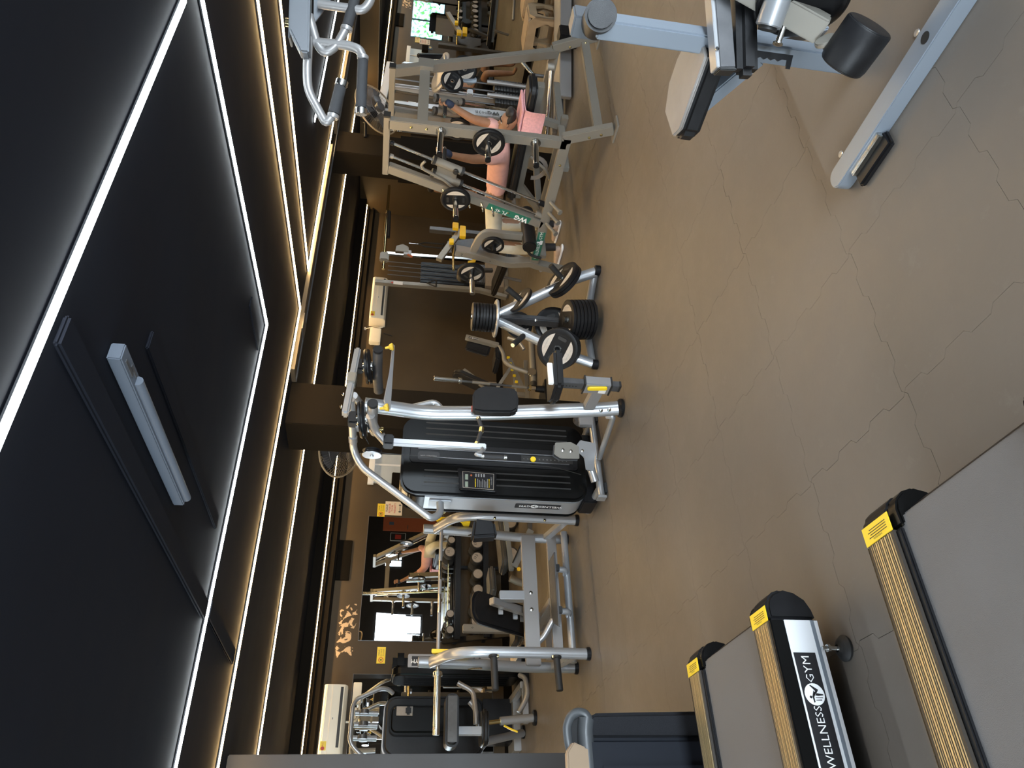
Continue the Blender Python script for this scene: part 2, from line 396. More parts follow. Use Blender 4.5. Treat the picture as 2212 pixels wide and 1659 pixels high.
# orange restroom door and framed print, seen only in the mirror
d = struct('door_1', MB().bb((9.54, YB, 0), (10.02, YB+.05, 1.74)), 'orange', .004)
P(d, 'door_sign', MB().bb((9.72, YB+.05, 1.42), (9.82, YB+.058, 1.56)), 'dim_blue'); P(d, 'door_handle', MB().tube([(9.60, YB+.05, 1), (9.60, YB+.11, 1), (9.70, YB+.11, 1)], .011), 'chrome')

# bulkhead over the far wall, crown moulding lines, baseboard
struct('trim_1', MB().bb((XL, 8.93, 2.335), (XR+.03, YF, H)), 'niche_paint')
struct('trim_2', MB().bb((XL, 9.15, 2.19), (XR+.03, YF, 2.335)).bb((XL, 9.11, 2.215), (XR+.03, 9.16, 2.235)).bb((XL, 9.09, 2.29), (XR+.03, 9.16, 2.30)), 'niche_paint')
struct('baseboard_back', MB().bb((XL, YF-.012, 0), (XR, YF, .10)), 'niche_paint')
struct('baseboard_right', MB().bb((XR-.01, 3.0, 0), (XR+.03, YF, .075)), 'niche_paint')
struct('trim_3', MB().bb((3.42, 9.20, 2.02), (3.95, YF, 2.20)), 'niche_paint', .004)      # flat dark plate above the mirror, shade of a boxed recess painted in
# columns
def column(name, x0, x1, y0, y1, m='column_paint'): return struct(name, MB().bb((x0, y0, 0), (x1, y1, H)), m, .006)
column('trim_4', 3.22, 3.62, 5.24, 5.66)
c5 = column('trim_5', 6.62, 6.97, 5.24, 5.54); P(c5, 'dark_cladding', MB().bb((6.605, 5.225, .02), (6.985, 5.555, 1.74)), 'niche_paint')
column('trim_6', .42, .83, 5.24, 5.66, 'dark_paint')
# ceiling beam / trunking along the columns
t = struct('trim_7', MB().bb((3.62, 5.06, 2.415), (6.5, 5.24, H)).bb((6.9, 5.06, 2.415), (XR, 5.24, H)), 'trunk_metal', .003)
P(t, 'trunk_rib', MB().bb((3.62, 5.19, 2.41), (10, 5.20, 2.416)).bb((3.62, 5.225, 2.41), (10, 5.235, 2.416)).bb((4.05, 5.06, 2.408), (4.22, 5.235, 2.4145)), 'dark_metal')
struct('trim_8', MB().bb((3.62, 5.26, 2.425), (XR, 5.34, H)), 'ceiling_paint')
struct('trim_9', MB().bb((1.20, 1.64, 2.43), (1.30, 3.83, H)).bb((1.24, 3.92, 2.435), (1.34, 4.80, H)), 'ceiling_paint', .01)
struct('trim_10', MB().bb((1.62, 2.2, 2.438), (1.70, 3.7, H)).bb((2.85, 3.4, 2.442), (2.93, 3.82, H)), 'ceiling_paint', .005)

# ================================================================ LED STRIPS
def led(pts, m, label, wdt=.027, group='glowing strips on the black ceiling', z=None):
    c = V(pts[0]); t = thing('led_strip', (c.x, c.y, c.z), label, 'light strip', group)
    prof, glow = MB(), MB()
    P3 = [V(p) for p in pts]
    for i in range(len(P3)-1):
        a, b = P3[i], P3[i+1]; d = (b-a).normalized(); e = d*(wdt/2)
        prof.beam(a-e+V((0, 0, .004)), b+e+V((0, 0, .004)), wdt+.008, .006)
        glow.beam(a-e-V((0, 0, .002)), b+e-V((0, 0, .002)), wdt, .007)
    P(t, 'channel', prof, 'dark_metal'); P(t, 'diffuser', glow, m)
z = H-.010
led([(-3.8, 1.60, z), (2.72, 1.565, z)], 'led_white', 'broad white light strip nearest the camera, crossing the corner of the ceiling')
led([(2.90, 1.2, z), (3.12, 3.89, z), (-3.8, 3.87, z)], 'led_white', 'white light strip bent at a corner beside the unlit batten, second from the camera')
led([(3.80, 1.2, z), (4.19, 4.97, z), (-3.8, 4.84, z)], 'led_warm', 'warm light strip with one corner, just in front of the columns on the left')
led([(4.40, 1.2, z), (4.70, 5.03, z), (10.0, 4.95, z)], 'led_warm', 'warm light strip forming a sharp V beside the metal trunking')
led([(5.56, 4.10, z), (10.0, 4.08, z)], 'led_white', 'short straight light strip seen behind the grey pulley arm handles')
led([(-3.8, 6.42, z), (10.0, 6.58, z)], 'led_warm', 'straight warm light strip behind the columns')
led([(-3.8, 9.0, 2.326), (10.02, 9.0, 2.326), ], 'led_warm', 'thin light strip along the bulkhead over the far wall', .016)
# unlit batten
t = thing('ceiling_batten', (1.42, 2.45, H), 'unlit grey fluorescent batten fixed to the dark ceiling', 'lamp')
P(t, 'batten_body', MB().bb((1.385, 1.945, 2.405), (1.445, 2.94, H-.002)), 'batten_grey', .004)
P(t, 'tube_cover', MB().cyl((1.415, 2.10, 2.400), (1.415, 2.93, 2.400), .017), 'batten_grey')
P(t, 'stain', MB().bb((1.40, 1.98, 2.402), (1.412, 2.06, 2.406)).bb((1.418, 2.03, 2.402), (1.428, 2.09, 2.406)), 'dark_metal')

# ================================================================ MIRRORS
def mirror(x0, x1, z0, z1, label):
    t = thing('wall_mirror', ((x0+x1)/2, YF, z0), label, 'mirror')
    P(t, 'glass', MB().bb((x0, YF-.012, z0), (x1, YF-.006, z1)), 'mirror_glass')
    P(t, 'backing', MB().bb((x0-.006, YF-.006, z0-.006), (x1+.006, YF-.0005, z1+.006)), 'dark_metal')
mirror(2.69, 4.30, .70, 1.84, 'large frameless wall mirror behind the dumbbell rack')
mirror(-.4, 2.30, .235, 1.86, 'tall wall mirror at far left behind the seated machines')
t = thing('wall_mirror', (XR, 5, .08), 'mirror covering the right wall beyond the training machines', 'mirror')
P(t, 'glass', MB().bb((XR-.012, 3.0, .075), (XR-.006, 7.45, 2.18)), 'mirror_glass'); P(t, 'backing', MB().bb((XR-.005, 3.0, .07), (XR+.0295, 7.46, 2.19)), 'dark_metal')
struct('trim_11', MB().bb((XR-.01, 7.5, .08), (XR+.03, 8.3, 1.66)), 'dark_paint', .003)

# ================================================================ WALL SIGNS
def wsign(x0, x1, z0, z1, m, label, name='wall_sign'):
    t = thing(name, ((x0+x1)/2, YF, z0), label, 'sign')
    P(t, 'board', MB().bb((x0, YF-.009, z0), (x1, YF-.001, z1)), m, .001); return t
X_, Z_ = (1, 0, 0), (0, 0, 1)
yf = YF-.0105
def yellow_sign(xc, zc, label):
    t = wsign(xc-.095, xc+.095, zc-.05, zc+.05, 'yellow', label)
    P(t, 'hand_symbol', MB().lathe((xc-.055, yf+.001, zc), (0, -1, 0), [(0, .030), (.0006, .030)], 20), 'red_ink')
    P(t, 'hand_disc', MB().lathe((xc-.055, yf, zc), (0, -1, 0), [(0, .022), (.0006, .022)], 20), 'yellow')
    P(t, 'hand', MB().bb((xc-.062, yf-.001, zc-.012), (xc-.048, yf-.0004, zc+.012)), 'ink')
    for i, s in enumerate(('PLEASE', 'DO NOT', 'TOUCH')): text(t, s, (xc+.03, yf, zc+.026-i*.026), X_, Z_, .015, 'ink')
yellow_sign(4.395, 1.69, 'yellow warning sign above the dumbbell rack, beside the cream notice')
yellow_sign(2.52, 1.56, 'yellow warning sign on the wall left of the dumbbell mirror')
t = wsign(4.33, 4.53, 1.415, 1.64, 'cream', 'cream notice asking to rerack weights, above the dumbbell rack')
for i, (s, m_) in enumerate((('PLEASE', 'ink'), ('RE RACK', 'red_ink'), ('YOUR', 'red_ink'), ('WEIGHTS', 'red_ink'))): text(t, s, (4.43, yf, 1.615-i*.035), X_, Z_, .024, m_, bold=.012)
P(t, 'dumbbell_symbol', MB().bb((4.37, yf-.001, 1.443), (4.49, yf, 1.449)).bb((4.375, yf-.001, 1.43), (4.388, yf, 1.462)).bb((4.472, yf-.001, 1.43), (4.485, yf, 1.462)), 'ink')
t = wsign(4.57, 4.70, 1.36, 1.44, 'label_black', 'dark notice with gold emblem on the wall beside the shroud')
P(t, 'emblem', MB().lathe((4.62, yf, 1.40), (0, -1, 0), [(0, .026), (.0008, .026)], 20), 'dark_yellow'); text(t, 'A', (4.62, yf-.0012, 1.40), X_, Z_, .03, 'ink'); text(t, 'CCTV', (4.665, yf, 1.40), X_, Z_, .012, 'cream')
t = thing('framed_print', (9.35, YB, 1.04), 'dark framed print on the rear wall seen in the mirror', 'picture')
P(t, 'frame', MB().bb((9.22, YB, 1.04), (9.48, YB+.02, 1.50)), 'white', .003); P(t, 'print', MB().bb((9.235, YB+.02, 1.055), (9.465, YB+.023, 1.485)), 'ink'); P(t, 'print_figure', MB().bb((9.28, YB+.023, 1.18), (9.42, YB+.025, 1.36)), 'red_ink')
# small service window behind the tall machine
t = struct('window_%d' % n, MB().bb((4.79, YF-.03, 1.46), (5.34, YF, 1.90)), 'window_grey', .004)
P(t, 'window_frame', MB().bb((4.75, YF-.06, 1.82), (5.36, YF-.03, 1.90)).bb((4.75, YF-.05, 1.44), (5.36, YF-.03, 1.47)).bb((5.05, YF-.045, 1.46), (5.075, YF-.03, 1.83)), 'white', .003)
P(t, 'sill_box', MB().bb((4.72, YF-.11, 1.44), (4.92, YF-.04, 1.58)), 'column_paint', .008)

# ================================================================ AIR CONDITIONERS
def aircon(x0, x1, z0, z1, label):
    y1 = YF; y0 = YF-.22; t = thing('air_conditioner', ((x0+x1)/2, y1, z0), label, 'air conditioner')
    hh = z1-z0
    prof = [(0, 0), (.16, 0), (.205, .03), (.22, .10), (.22, hh-.03), (.20, hh-.003), (0, hh)]
    mb = MB().prism([(p[0], p[1]) for p in prof], (x1, y1, z0), (0, -1, 0), (0, 0, 1), (x1-x0))
    P(t, 'casing', mb, 'ac_cream', .006)
    P(t, 'air_slot', MB().bb((x0+.07, y1-.222, z0+.045), (x1-.03, y1-.19, z0+.075)), 'ink')
    P(t, 'louver', MB().beam((x0+.07, y1-.205, z0+.028), (x1-.03, y1-.205, z0+.028), .03, .006, (0, .5, 1)), 'ac_cream', .002)
    P(t, 'panel_seam', MB().bb((x0+.002, y1-.2235, z0+hh*.62), (x1-.002, y1-.2195, z0+hh*.62+.003)), 'cream')
    P(t, 'energy_label', MB().bb((x0+.04, y1-.2225, z1-.085), (x0+.13, y1-.2198, z1-.02)), 'yellow'); P(t, 'rating_mark', MB().lathe((x0+.06, y1-.2225, z1-.05), (0, -1, 0), [(0, .02), (.0008, .02)], 16), 'red_ink')
    text(t, 'AC', (x0+.1, y1-.2232, z1-.05), X_, Z_, .02, 'red_ink')
    P(t, 'display_dot', MB().bb(((x0+x1)/2-.01, y1-.2225, z0+.13), ((x0+x1)/2+.01, y1-.2198, z0+.14)), 'grey_ink')
aircon(1.42, 2.14, 1.905, 2.165, 'large cream air conditioner on the far wall at far left')
aircon(7.52, 8.38, 1.85, 2.10, 'cream air conditioner on the far wall right of the plate tree')
t = thing('stabilizer_box', (7.27, YF, 1.9), 'small cream box with looped cable left of the right air conditioner', 'box')
P(t, 'casing', MB().bb((7.15, YF-.11, 1.90), (7.42, YF-.001, 2.07)), 'ac_cream', .012)
P(t, 'cable', MB().tube([(7.45, YF-.03, 2.13), (7.49, YF-.04, 2.0), (7.47, YF-.05, 1.90), (7.51, YF-.04, 1.86), (7.50, YF-.03, 1.93)], .006, 6), 'ac_cream'); P(t, 'socket_knob', MB().lathe((7.46, YF-.001, 2.15), (0, -1, 0), [(0, .02), (.03, .016)], 12), 'ac_cream')
P(t, 'plug_lead', MB().tube([(7.40, YF-.01, 1.86), (7.36, YF-.01, 1.72)], .005, 6), 'ink')
t = thing('stabilizer_box', (2.07, YF, 1.75), 'long cream box under the left air conditioner with a curved pipe', 'box')
P(t, 'casing', MB().bb((1.97, YF-.06, 1.755), (2.2, YF-.013, 1.85)), 'ac_cream', .006); P(t, 'casing', MB().bb((1.81, YF-.05, 1.79), (1.93, YF-.013, 1.855)), 'ac_cream', .006)
P(t, 'pipe', MB().tube([(1.99, YF-.03, 1.77), (1.86, YF-.03, 1.755), (1.78, YF-.03, 1.80), (1.78, YF-.03, 1.90)], .012, 8), 'ac_cream')
# wall fans behind the columns
def fan(c, ax, label, arm):
    t = thing('wall_fan', c, label, 'fan', 'black caged fans mounted high on the columns'); R = .29; ax = V(ax).normalized(); x, y, z_ = frame(ax); c = V(c)
    P(t, 'rim', MB().ring([[c+(x*math.cos(2*PI*i/40)+y*math.sin(2*PI*i/40))*(R+.009*math.cos(a))+ax*(.009*math.sin(a)) for i in range(40)] for a in [k*PI/3 for k in range(7)]], cap=False), 'fan_rim')
    g = MB()
    for i in range(64):
        d = x*math.cos(2*PI*i/64)+y*math.sin(2*PI*i/64)
        g.tube([c+d*.06+ax*.07, c+d*.2+ax*.055, c+d*R], .0014, 3); g.tube([c+d*.06-ax*.07, c+d*.2-ax*.055, c+d*R], .0014, 3)
    for rr, h in ((.13, .066), (.22, .05)): g.ring([[c+(x*math.cos(2*PI*i/40)+y*math.sin(2*PI*i/40))*(rr+.002*math.cos(a))+ax*(h+.002*math.sin(a)) for i in range(40)] for a in [k*PI/2 for k in range(5)]], cap=False)
    P(t, 'cage', g, 'dark_metal', kind='stuff')
    for k in range(3):
        a0 = k*2*PI/3; d = x*math.cos(a0)+y*math.sin(a0); e = -x*math.sin(a0)+y*math.cos(a0)
        P(t, 'blade', MB().add([c+d*.05-e*.03-ax*.02, c+d*.05+e*.03+ax*.01, c+d*.24+e*.10+ax*.02, c+d*.26+e*.02, c+d*.22-e*.08-ax*.03], [(0, 1, 2, 3, 4)]), 'dark_metal')
    P(t, 'hub', MB().lathe(c, ax, [(.03, .05), (.075, .055), (.085, .03)]), 'dark_metal'); P(t, 'motor', MB().lathe(c, -ax, [(.05, .06), (.18, .07), (.22, .04)]), 'black_plastic')
    P(t, 'bracket', MB().tube([c-ax*.18, arm], .018), 'black_plastic')
fan((3.50, 6.02, 2.05), (-.35, -.45, -.75), 'caged fan mounted high behind the central column', (3.45, 5.66, 2.2))
fan((7.15, 5.05, 2.02), (-.1, -.75, -.65), 'caged fan mounted high in front of the right-hand column', (6.9, 5.24, 2.12))
# ================================================================ TREADMILLS
def treadmill(yn, label, full):
    """near edge of the deck at y = yn; the rear end is at x = .9, the deck runs towards -x (left)"""
    yf_ = yn+.80; xe, x0 = .80, -1.6
    t = thing('treadmill', (xe-.6, yn+.4, 0), label, 'treadmill', None)
    ra, rb = .125, .125
    P(t, 'running_belt', MB().bb((x0, yn+.135, .20), (xe+.035, yf_-.135, .232)), 'belt', .008)
    P(t, 'deck', MB().bb((x0, yn+.10, .09), (xe-.01, yf_-.10, .19)), 'black_plastic', .004)
    for y0, y1, nm in ((yn+.012, yn+.128, 0), (yf_-.128, yf_-.012, 1)):
        r = P(t, 'foot_rail', MB().bb((x0, y0, .20), (xe, y1, .252)), 'rail_dark', sharp=10)
        n = 12
        for i in range(n):
            y = y0+.008+(y1-y0-.016)*(i+.5)/n; hw_ = (.0010, .0022, .0007, .0028, .0012, .0030, .0008, .0018, .0026, .0009, .0014, .0007)[i]
            P(r, 'grip_strip', MB().bb((x0, y-hw_, .250), (xe-.004, y+hw_, .2536)), 'rail_gold', sharp=10)
        P(t, 'belt_edge_trim', MB().bb((x0, (y1 if nm == 0 else y0-.022), .19), (xe, (y1+.022 if nm == 0 else y0), .243)), 'black_plastic', .004)
        # rounded end cap: side profile in x/z, width across y
        prof = [(xe, .25), (xe+.045, .252), (xe+.075, .243), (xe+.10, .215), (xe+.112, .18), (xe+.10, .13), (xe+.075, .095), (xe+.04, .078), (xe, .07)]
        a, b = (yn, y1) if nm == 0 else (y0, yf_)
        P(t, 'end_cap', MB().prism(prof, (0, b, 0), (1, 0, 0), (0, 0, 1), b-a), 'black_plastic', .012, seg=3)
        a2, b2 = (y1-.01, y1+.035) if nm == 0 else (y0-.035, y0+.01)
        P(t, 'cap_return', MB().prism([(p[0]+.002, p[1]-.008) for p in prof[:6]]+[(xe, .12)], (0, b2, 0), (1, 0, 0), (0, 0, 1), b2-a2), 'gloss_black', .006)
        s = P(t, 'warning_sticker', MB().bb((xe-.002, y0-.006, .2525), (xe+.052, y1+.004, .2545)), 'yellow', .001)
        ym = (y0+y1)/2
        text(s, 'WARNING', (xe+.008, ym+.0, .2552), (0, -1, 0), (1, 0, 0), .006, 'ink'); 
        for k in range(4): P(s, 'print_line', MB().bb((xe+.014+k*.007, y0+.012, .2546), (xe+.016+k*.007, y1-.02-.008*(k % 2), .2550)), 'ink')
    P(t, 'roller', MB().cyl((xe+.02, yn+.13, .165), (xe+.02, yf_-.13, .165), .048), 'black_plastic')
    for s_, y in ((-1, yn), (1, yf_)):
        o = (0, y, 0)
        # side skirt: black band on top, white panel with a bevelled lower edge
        P(t, 'side_band', MB().bb((x0, min(y, y-s_*.02), .195), (xe, max(y, y-s_*.02), .25)), 'gloss_black', .004)
        pan = P(t, 'side_panel', MB().prism([(0, .075), (.022, .075), (.0, .075)][:0] or [(-.02*s_, .07), (s_*-.003, .07), (s_*.0, .105), (0, .198), (-.02*s_, .198)], (x0, y, 0), (0, 1, 0), (0, 0, 1), xe-x0), 'side_white', .001)
        P(t, 'panel_bevel', MB().prism([(-.02*s_, .072), (-.004*s_, .072), (.001*s_, .1), (-.02*s_, .1)], (x0, y, 0), (0, 1, 0), (0, 0, 1), xe-x0), 'blue_grey_paint')
    if full:
        y = yn-.0016
        P(t, 'name_plate', MB().bb((.24, yn-.0012, .112), (.688, yn+.001, .192)), 'label_black', label='black strip reading WELLNESS GYM')
        text(t, 'GYM', (.634, y, .152), X_, Z_, .029, 'white', bold=-.004, gap=1.05)
        text(t, 'WELLNESS', (.424, y, .152), X_, Z_, .028, 'white', bold=-.004, gap=1.0)
        logo(t, (.553, y+.0003, .152), X_, Z_, .035)
    for y in (yn+.10, yf_-.10):
        yy_ = y-.115 if y < yn+.4 else y+.115; y = yy_
        f = P(t, 'levelling_foot', MB().lathe((.70, y, 0), (0, 0, 1), [(.001, .042), (.010, .044), (.022, .034), (.026, .02)]), 'rubber')
        P(f, 'foot_bolt', MB().cyl((.70, y, .02), (.70, y, .09), .007, n=10).lathe((.70, y, .026), (0, 0, 1), [(0, .014), (.008, .014)], 6).lathe((.70, y, .062), (0, 0, 1), [(0, .014), (.01, .014)], 6), 'chrome')
    P(t, 'frame_rail', MB().bb((x0, yn+.06, .07), (.76, yn+.14, .10)).bb((x0, yf_-.14, .07), (.76, yf_-.06, .10)), 'dark_metal', .003)
    return t
treadmill(2.41, 'treadmill with the white side panel reading WELLNESS GYM', True)
treadmill(.99, 'nearest treadmill, its grey belt filling the lower left corner', False)

# ================================================================ RECLINED SEAT UNIT AT FAR LEFT (behind the treadmills)
t = thing('mesh_backed_chair', (.35, 3.75, 0), 'black mesh-sided chair with grey looped shell at far left beyond the treadmill', 'chair')
P(t, 'side_bolster', MB().prism([(.0, 0), (.09, 0), (.115, .03), (.125, .07), (.12, .40), (.115, .62), (.09, .66), (0, .66)], (.60, 3.78, .0), (1, 0, 0), (0, 0, 1), .30), 'mesh_cloth', .02, seg=3)
P(t, 'side_panel', MB().bb((.15, 3.47, .02), (.612, 3.70, .66)), 'navy_panel', .02, seg=3)
P(t, 'panel_strip', MB().bb((.20, 3.462, .05), (.50, 3.472, .60)), 'navy_panel', .004)
P(t, 'seat_shell', MB().bb((.1, 3.72, .05), (.60, 4.3, .42)), 'black_vinyl', .03)
P(t, 'shell_arm', MB().tube([(.69, 3.50, .645), (.64, 3.50, .655), (.20, 3.50, .655)], .036, 14, .02), 'grey_shell'); P(t, 'shell_loop', MB().tube([(.48, 3.50, .71), (.60, 3.50, .735), (.66, 3.50, .737), (.705, 3.50, .715), (.722, 3.50, .68), (.715, 3.50, .645), (.68, 3.50, .63)], .012, 12, .02, ry=.02), 'grey_shell')
P(t, 'loop_inset', MB().prism(rrect(.15, .07, .03), (.63, 3.53, .695), (1, 0, 0), (0, 0, 1), .02), 'black_plastic')
P(t, 'control_panel', MB().prism([(-.10, -.05), (.06, -.06), (.09, .03), (.05, .065), (-.10, .07)], (.50, 3.485, .70), (1, .0, 0), (0, -.25, 1), .03), 'tan_panel', .006, label='tan control panel')
P(t, 'bolster_cap', MB().lathe((.725, 3.60, .635), (.75, -.5, .3), [(-.01, .030), (.01, .028), (.016, .015)]), 'tan_panel')

# ================================================================ NEAR LEG MACHINE (lower right)
t = thing('leg_curl_machine', (2.6, 1.0, 0), 'nearest silver leg machine with black roller pads and rubber base plate', 'exercise machine')
base = [(2.2, 1.60), (2.2, -.2), (3.6, -.2), (3.6, 1.64), (2.27, 1.64)]
P(t, 'base_plate', MB().prism(base, (0, 0, .008), (1, 0, 0), (0, 1, 0), .022), 'floor_rubber', .004, label='smooth dark base plate')
for p in ((2.24, 1.53), (2.24, 1.06), (2.24, .4)): P(t, 'screw', MB().lathe((*p, .030), (0, 0, 1), [(0, .013), (.003, .012), (.004, .006)], 14), 'bright_silver')
s = P(t, 'base_rail', MB().prism(rrect(1.85, .085, .04), (2.155, .68, .0), (0, 1, 0), (-1, 0, 0), .055), 'blue_grey_paint', .004)
P(s, 'rail_hole', MB().lathe((2.155, 1.03, .0548), (0, 0, 1), [(0, .019), (.001, .019)], 18).lathe((2.155, .55, .0548), (0, 0, 1), [(0, .019), (.001, .019)], 18), 'ink')
P(t, 'base_rail', MB().bb((2.19, .62, .01), (3.4, .70, .06)).bb((2.19, -.2, .01), (3.4, -.12, .06)), 'blue_grey_paint', .006)
P(t, 'gusset', MB().prism([(0, 0), (.16, 0), (0, .16)], (2.2, .70, .03), (1, 0, 0), (0, 1, 0), .02), 'blue_grey_paint')
P(t, 'floor_foot', MB().bb((2.045, 1.33, .0), (2.115, 1.52, .025)), 'black_plastic', .008); P(t, 'foot_plate', MB().bb((2.09, 1.34, .025), (2.118, 1.51, .045)), 'chrome', .003)
P(t, 'upright', MB().bb((2.41, 1.255, .03), (2.475, 1.325, 1.0)), 'blue_grey_paint', .006)
P(t, 'brace', MB().beam((2.45, 1.29, .5), (2.56, 1.24, .16), .05, .05), 'blue_grey_paint', .005)
P(t, 'roller_pad', MB().cyl((2.41, 1.235, 1.003), (2.53, 1.335, .985), .054, n=28), 'black_vinyl', .010, label='upper black roller pad')
P(t, 'roller_sleeve', MB().bb((2.50, 1.30, .97), (2.58, 1.38, 1.07)), 'mid_grey', .006)
# seat pad: teardrop cushion
seat = [(-.13, -.17), (-.02, -.19), (.09, -.14), (.13, -.03), (.13, .07), (.07, .16), (-.09, .165), (-.13, .11)]
s = P(t, 'seat_pad', MB().prism([(a*1.12, b*1.05) for a, b in seat], (2.47, 1.475, .545), (1, .1, 0), (-.1, 1, 0), .075), 'black_vinyl', .018, seg=4); P(s, 'pad_top_sheen', MB().prism([(a*1.06, b*1.0) for a, b in seat], (2.47, 1.475, .612), (1, .1, 0), (-.1, 1, 0), .016), 'pad_top_sheen', .012, seg=3, label='cushion top with its reflected sheen painted pale grey')
P(t, 'seat_bracket', MB().beam((2.45, 1.32, .40), (2.45, 1.55, .54), .06, .05), 'blue_grey_paint', .005)
# horizontal arm with a pad under it
P(t, 'pad_arm', MB().beam((2.52, 1.12, .62), (2.275, 1.292, .575), .05, .055), 'dark_metal', .003); P(t, 'arm_cap', MB().beam((2.276, 1.291, .575), (2.268, 1.297, .574), .054, .060), 'ink', .003)
P(t, 'arm_edge', MB().beam((2.517, 1.123, .655), (2.272, 1.295, .608), .052, .012), 'bright_silver', .002)
for q in (.2, .75): p = V((2.275, 1.292, .59)).lerp(V((2.52, 1.12, .63)), q); P(t, 'rivet', MB().lathe(p+V((-.02, -.02, .02)), (-.5, -.7, .5), [(0, .007), (.006, .005)], 10), 'chrome')
P(t, 'thigh_pad', MB().beam((2.53, 1.115, .53), (2.265, 1.30, .50), .075, .075), 'black_vinyl', .022, seg=4)
P(t, 'teeth_plate', MB().prism([(0, 0), (.20, 0), (.20, .045), (.185, .045), (.183, .018)]+[(.165-.0125*i, .018+.007*(i % 2)) for i in range(13)]+[(0, .03)], (2.375, 1.262, .525), (-.08, -.05, -1), (-.5, .8, 0), .008), 'black_plastic')
P(t, 'swing_arm', MB().beam((2.50, 1.06, .72), (2.30, 1.125, .30), .05, .085, (0, 1, 0)), 'pale_paint', .006)
P(t, 'arm_hub', MB().cyl((2.36, 1.04, .47), (2.30, 1.14, .485), .042, n=24), 'bright_silver', .003); P(t, 'hub_cap', MB().cyl((2.30, 1.14, .485), (2.294, 1.149, .486), .030, n=20), 'ink')
P(t, 'weight_disc', MB().lathe((2.352, 1.062, .39), (-.93, .30, .05), [(-.016, .12), (-.024, .135), (-.016, .145), (.016, .145), (.024, .135), (.016, .12)], 48), 'black_plastic', .003)
P(t, 'roller_pad', MB().lathe((2.195, 1.105, .232), (.12, -.95, -.22), [(-.075, .062), (-.070, .072), (-.05, .077), (.06, .077), (.068, .074), (.07, .066)], 36), 'black_vinyl', .003, label='large black ankle roller pad')
P(t, 'roller_bracket', MB().lathe((2.255, 1.135, .300), (.2, -.6, .5), [(-.008, .034), (.008, .034)], 20), 'pale_paint', .003); P(t, 'bolt', MB().lathe((2.243, 1.145, .295), (-.5, .4, .1), [(0, .010), (.01, .010), (.014, .006)], 6), 'chrome')
for a, b in (((2.37, 1.12, .405), (2.295, 1.19, .43)), ((2.44, 1.05, .215), (2.376, 1.098, .245))):
    P(t, 'storage_pin', MB().cyl(a, b, .010, n=12).cyl(V(b)-(V(b)-V(a))*.05, b, .017, n=12), 'chrome', .001)

# ================================================================ PULLDOWN GRIP ARM (upper right, overhead)
t = thing('overhead_arm_machine', (3.3, .9, 0), 'tall machine whose grey overhead arm with black grips hangs in at upper right', 'exercise machine')
P(t, 'overhead_beam', MB().prism([(0, 0), (1.05, 0), (1.05, .07), (.08, .07), (.0, .03)], (2.53, 1.62, 1.972), (.85, -.52, .06), (-.03, .02, 1), .065), 'mid_grey', .006)
P(t, 'beam_plate', MB().beam((2.60, 1.60, 2.052), (3.42, 1.10, 2.10), .07, .008), 'mid_grey', .002)
P(t, 'mast', MB().bb((3.36, .98, 0), (3.46, 1.10, 2.10)), 'mid_grey', .006); P(t, 'mast_foot', MB().bb((3.2, .75, .031), (3.6, 1.3, .05)), 'mid_grey', .004)
P(t, 'bolt', MB().lathe((2.66, 1.56, 2.055), (0, 0, 1), [(0, .016), (.02, .014)], 12), 'brass')
def grip_tube(par, pts, g0, g1, r=.016, gr=.021, capr=.023):
    P(par, 'handle_tube', MB().tube(pts, r, 14, .06), 'silver')
    g0, g1 = V(g0), V(g1); d = (g1-g0).normalized()
    P(par, 'grip', MB().cyl(g0, g1, gr, n=20), 'grip', .003); P(par, 'grip_cap', MB().cyl(g1, g1+d*.022, capr, n=20), 'chrome', .002); P(par, 'grip_collar', MB().cyl(g0-d*.015, g0, capr*.95, n=20), 'silver', .002)
grip_tube(t, [(2.60, 1.57, 1.985), (2.507, 1.639, 1.984), (2.445, 1.682, 1.976), (2.344, 1.741, 1.903), (2.370, 1.717, 1.88), (2.451, 1.656, 1.863)], (2.372, 1.716, 1.879), (2.455, 1.655, 1.860))
grip_tube(t, [(2.586, 1.578, 1.965), (2.574, 1.565, 1.847), (2.558, 1.566, 1.80), (2.53, 1.586, 1.787)], (2.53, 1.586, 1.788), (2.385, 1.688, 1.782), .017, .019, .022)
grip_tube(t, [(2.665, 1.525, 1.99), (2.58, 1.580, 1.955), (2.552, 1.597, 1.925), (2.572, 1.573, 1.885), (2.628, 1.527, 1.852)], (2.628, 1.527, 1.852), (2.72, 1.46, 1.83), .016, .019)
grip_tube(t, [(2.700, 1.497, 1.96), (2.685, 1.489, 1.85), (2.678, 1.486, 1.80), (2.70, 1.462, 1.775), (2.74, 1.43, 1.77)], (2.74, 1.43, 1.77), (2.88, 1.34, 1.765), .016, .019)
P(t, 'side_bracket', MB().prism([(0, 0), (.35, 0), (.35, -.07), (.12, -.07), (.05, -.03)], (2.66, 1.56, 1.975), (.85, -.52, .06), (0, 0, 1), .012), 'mid_grey', .002)

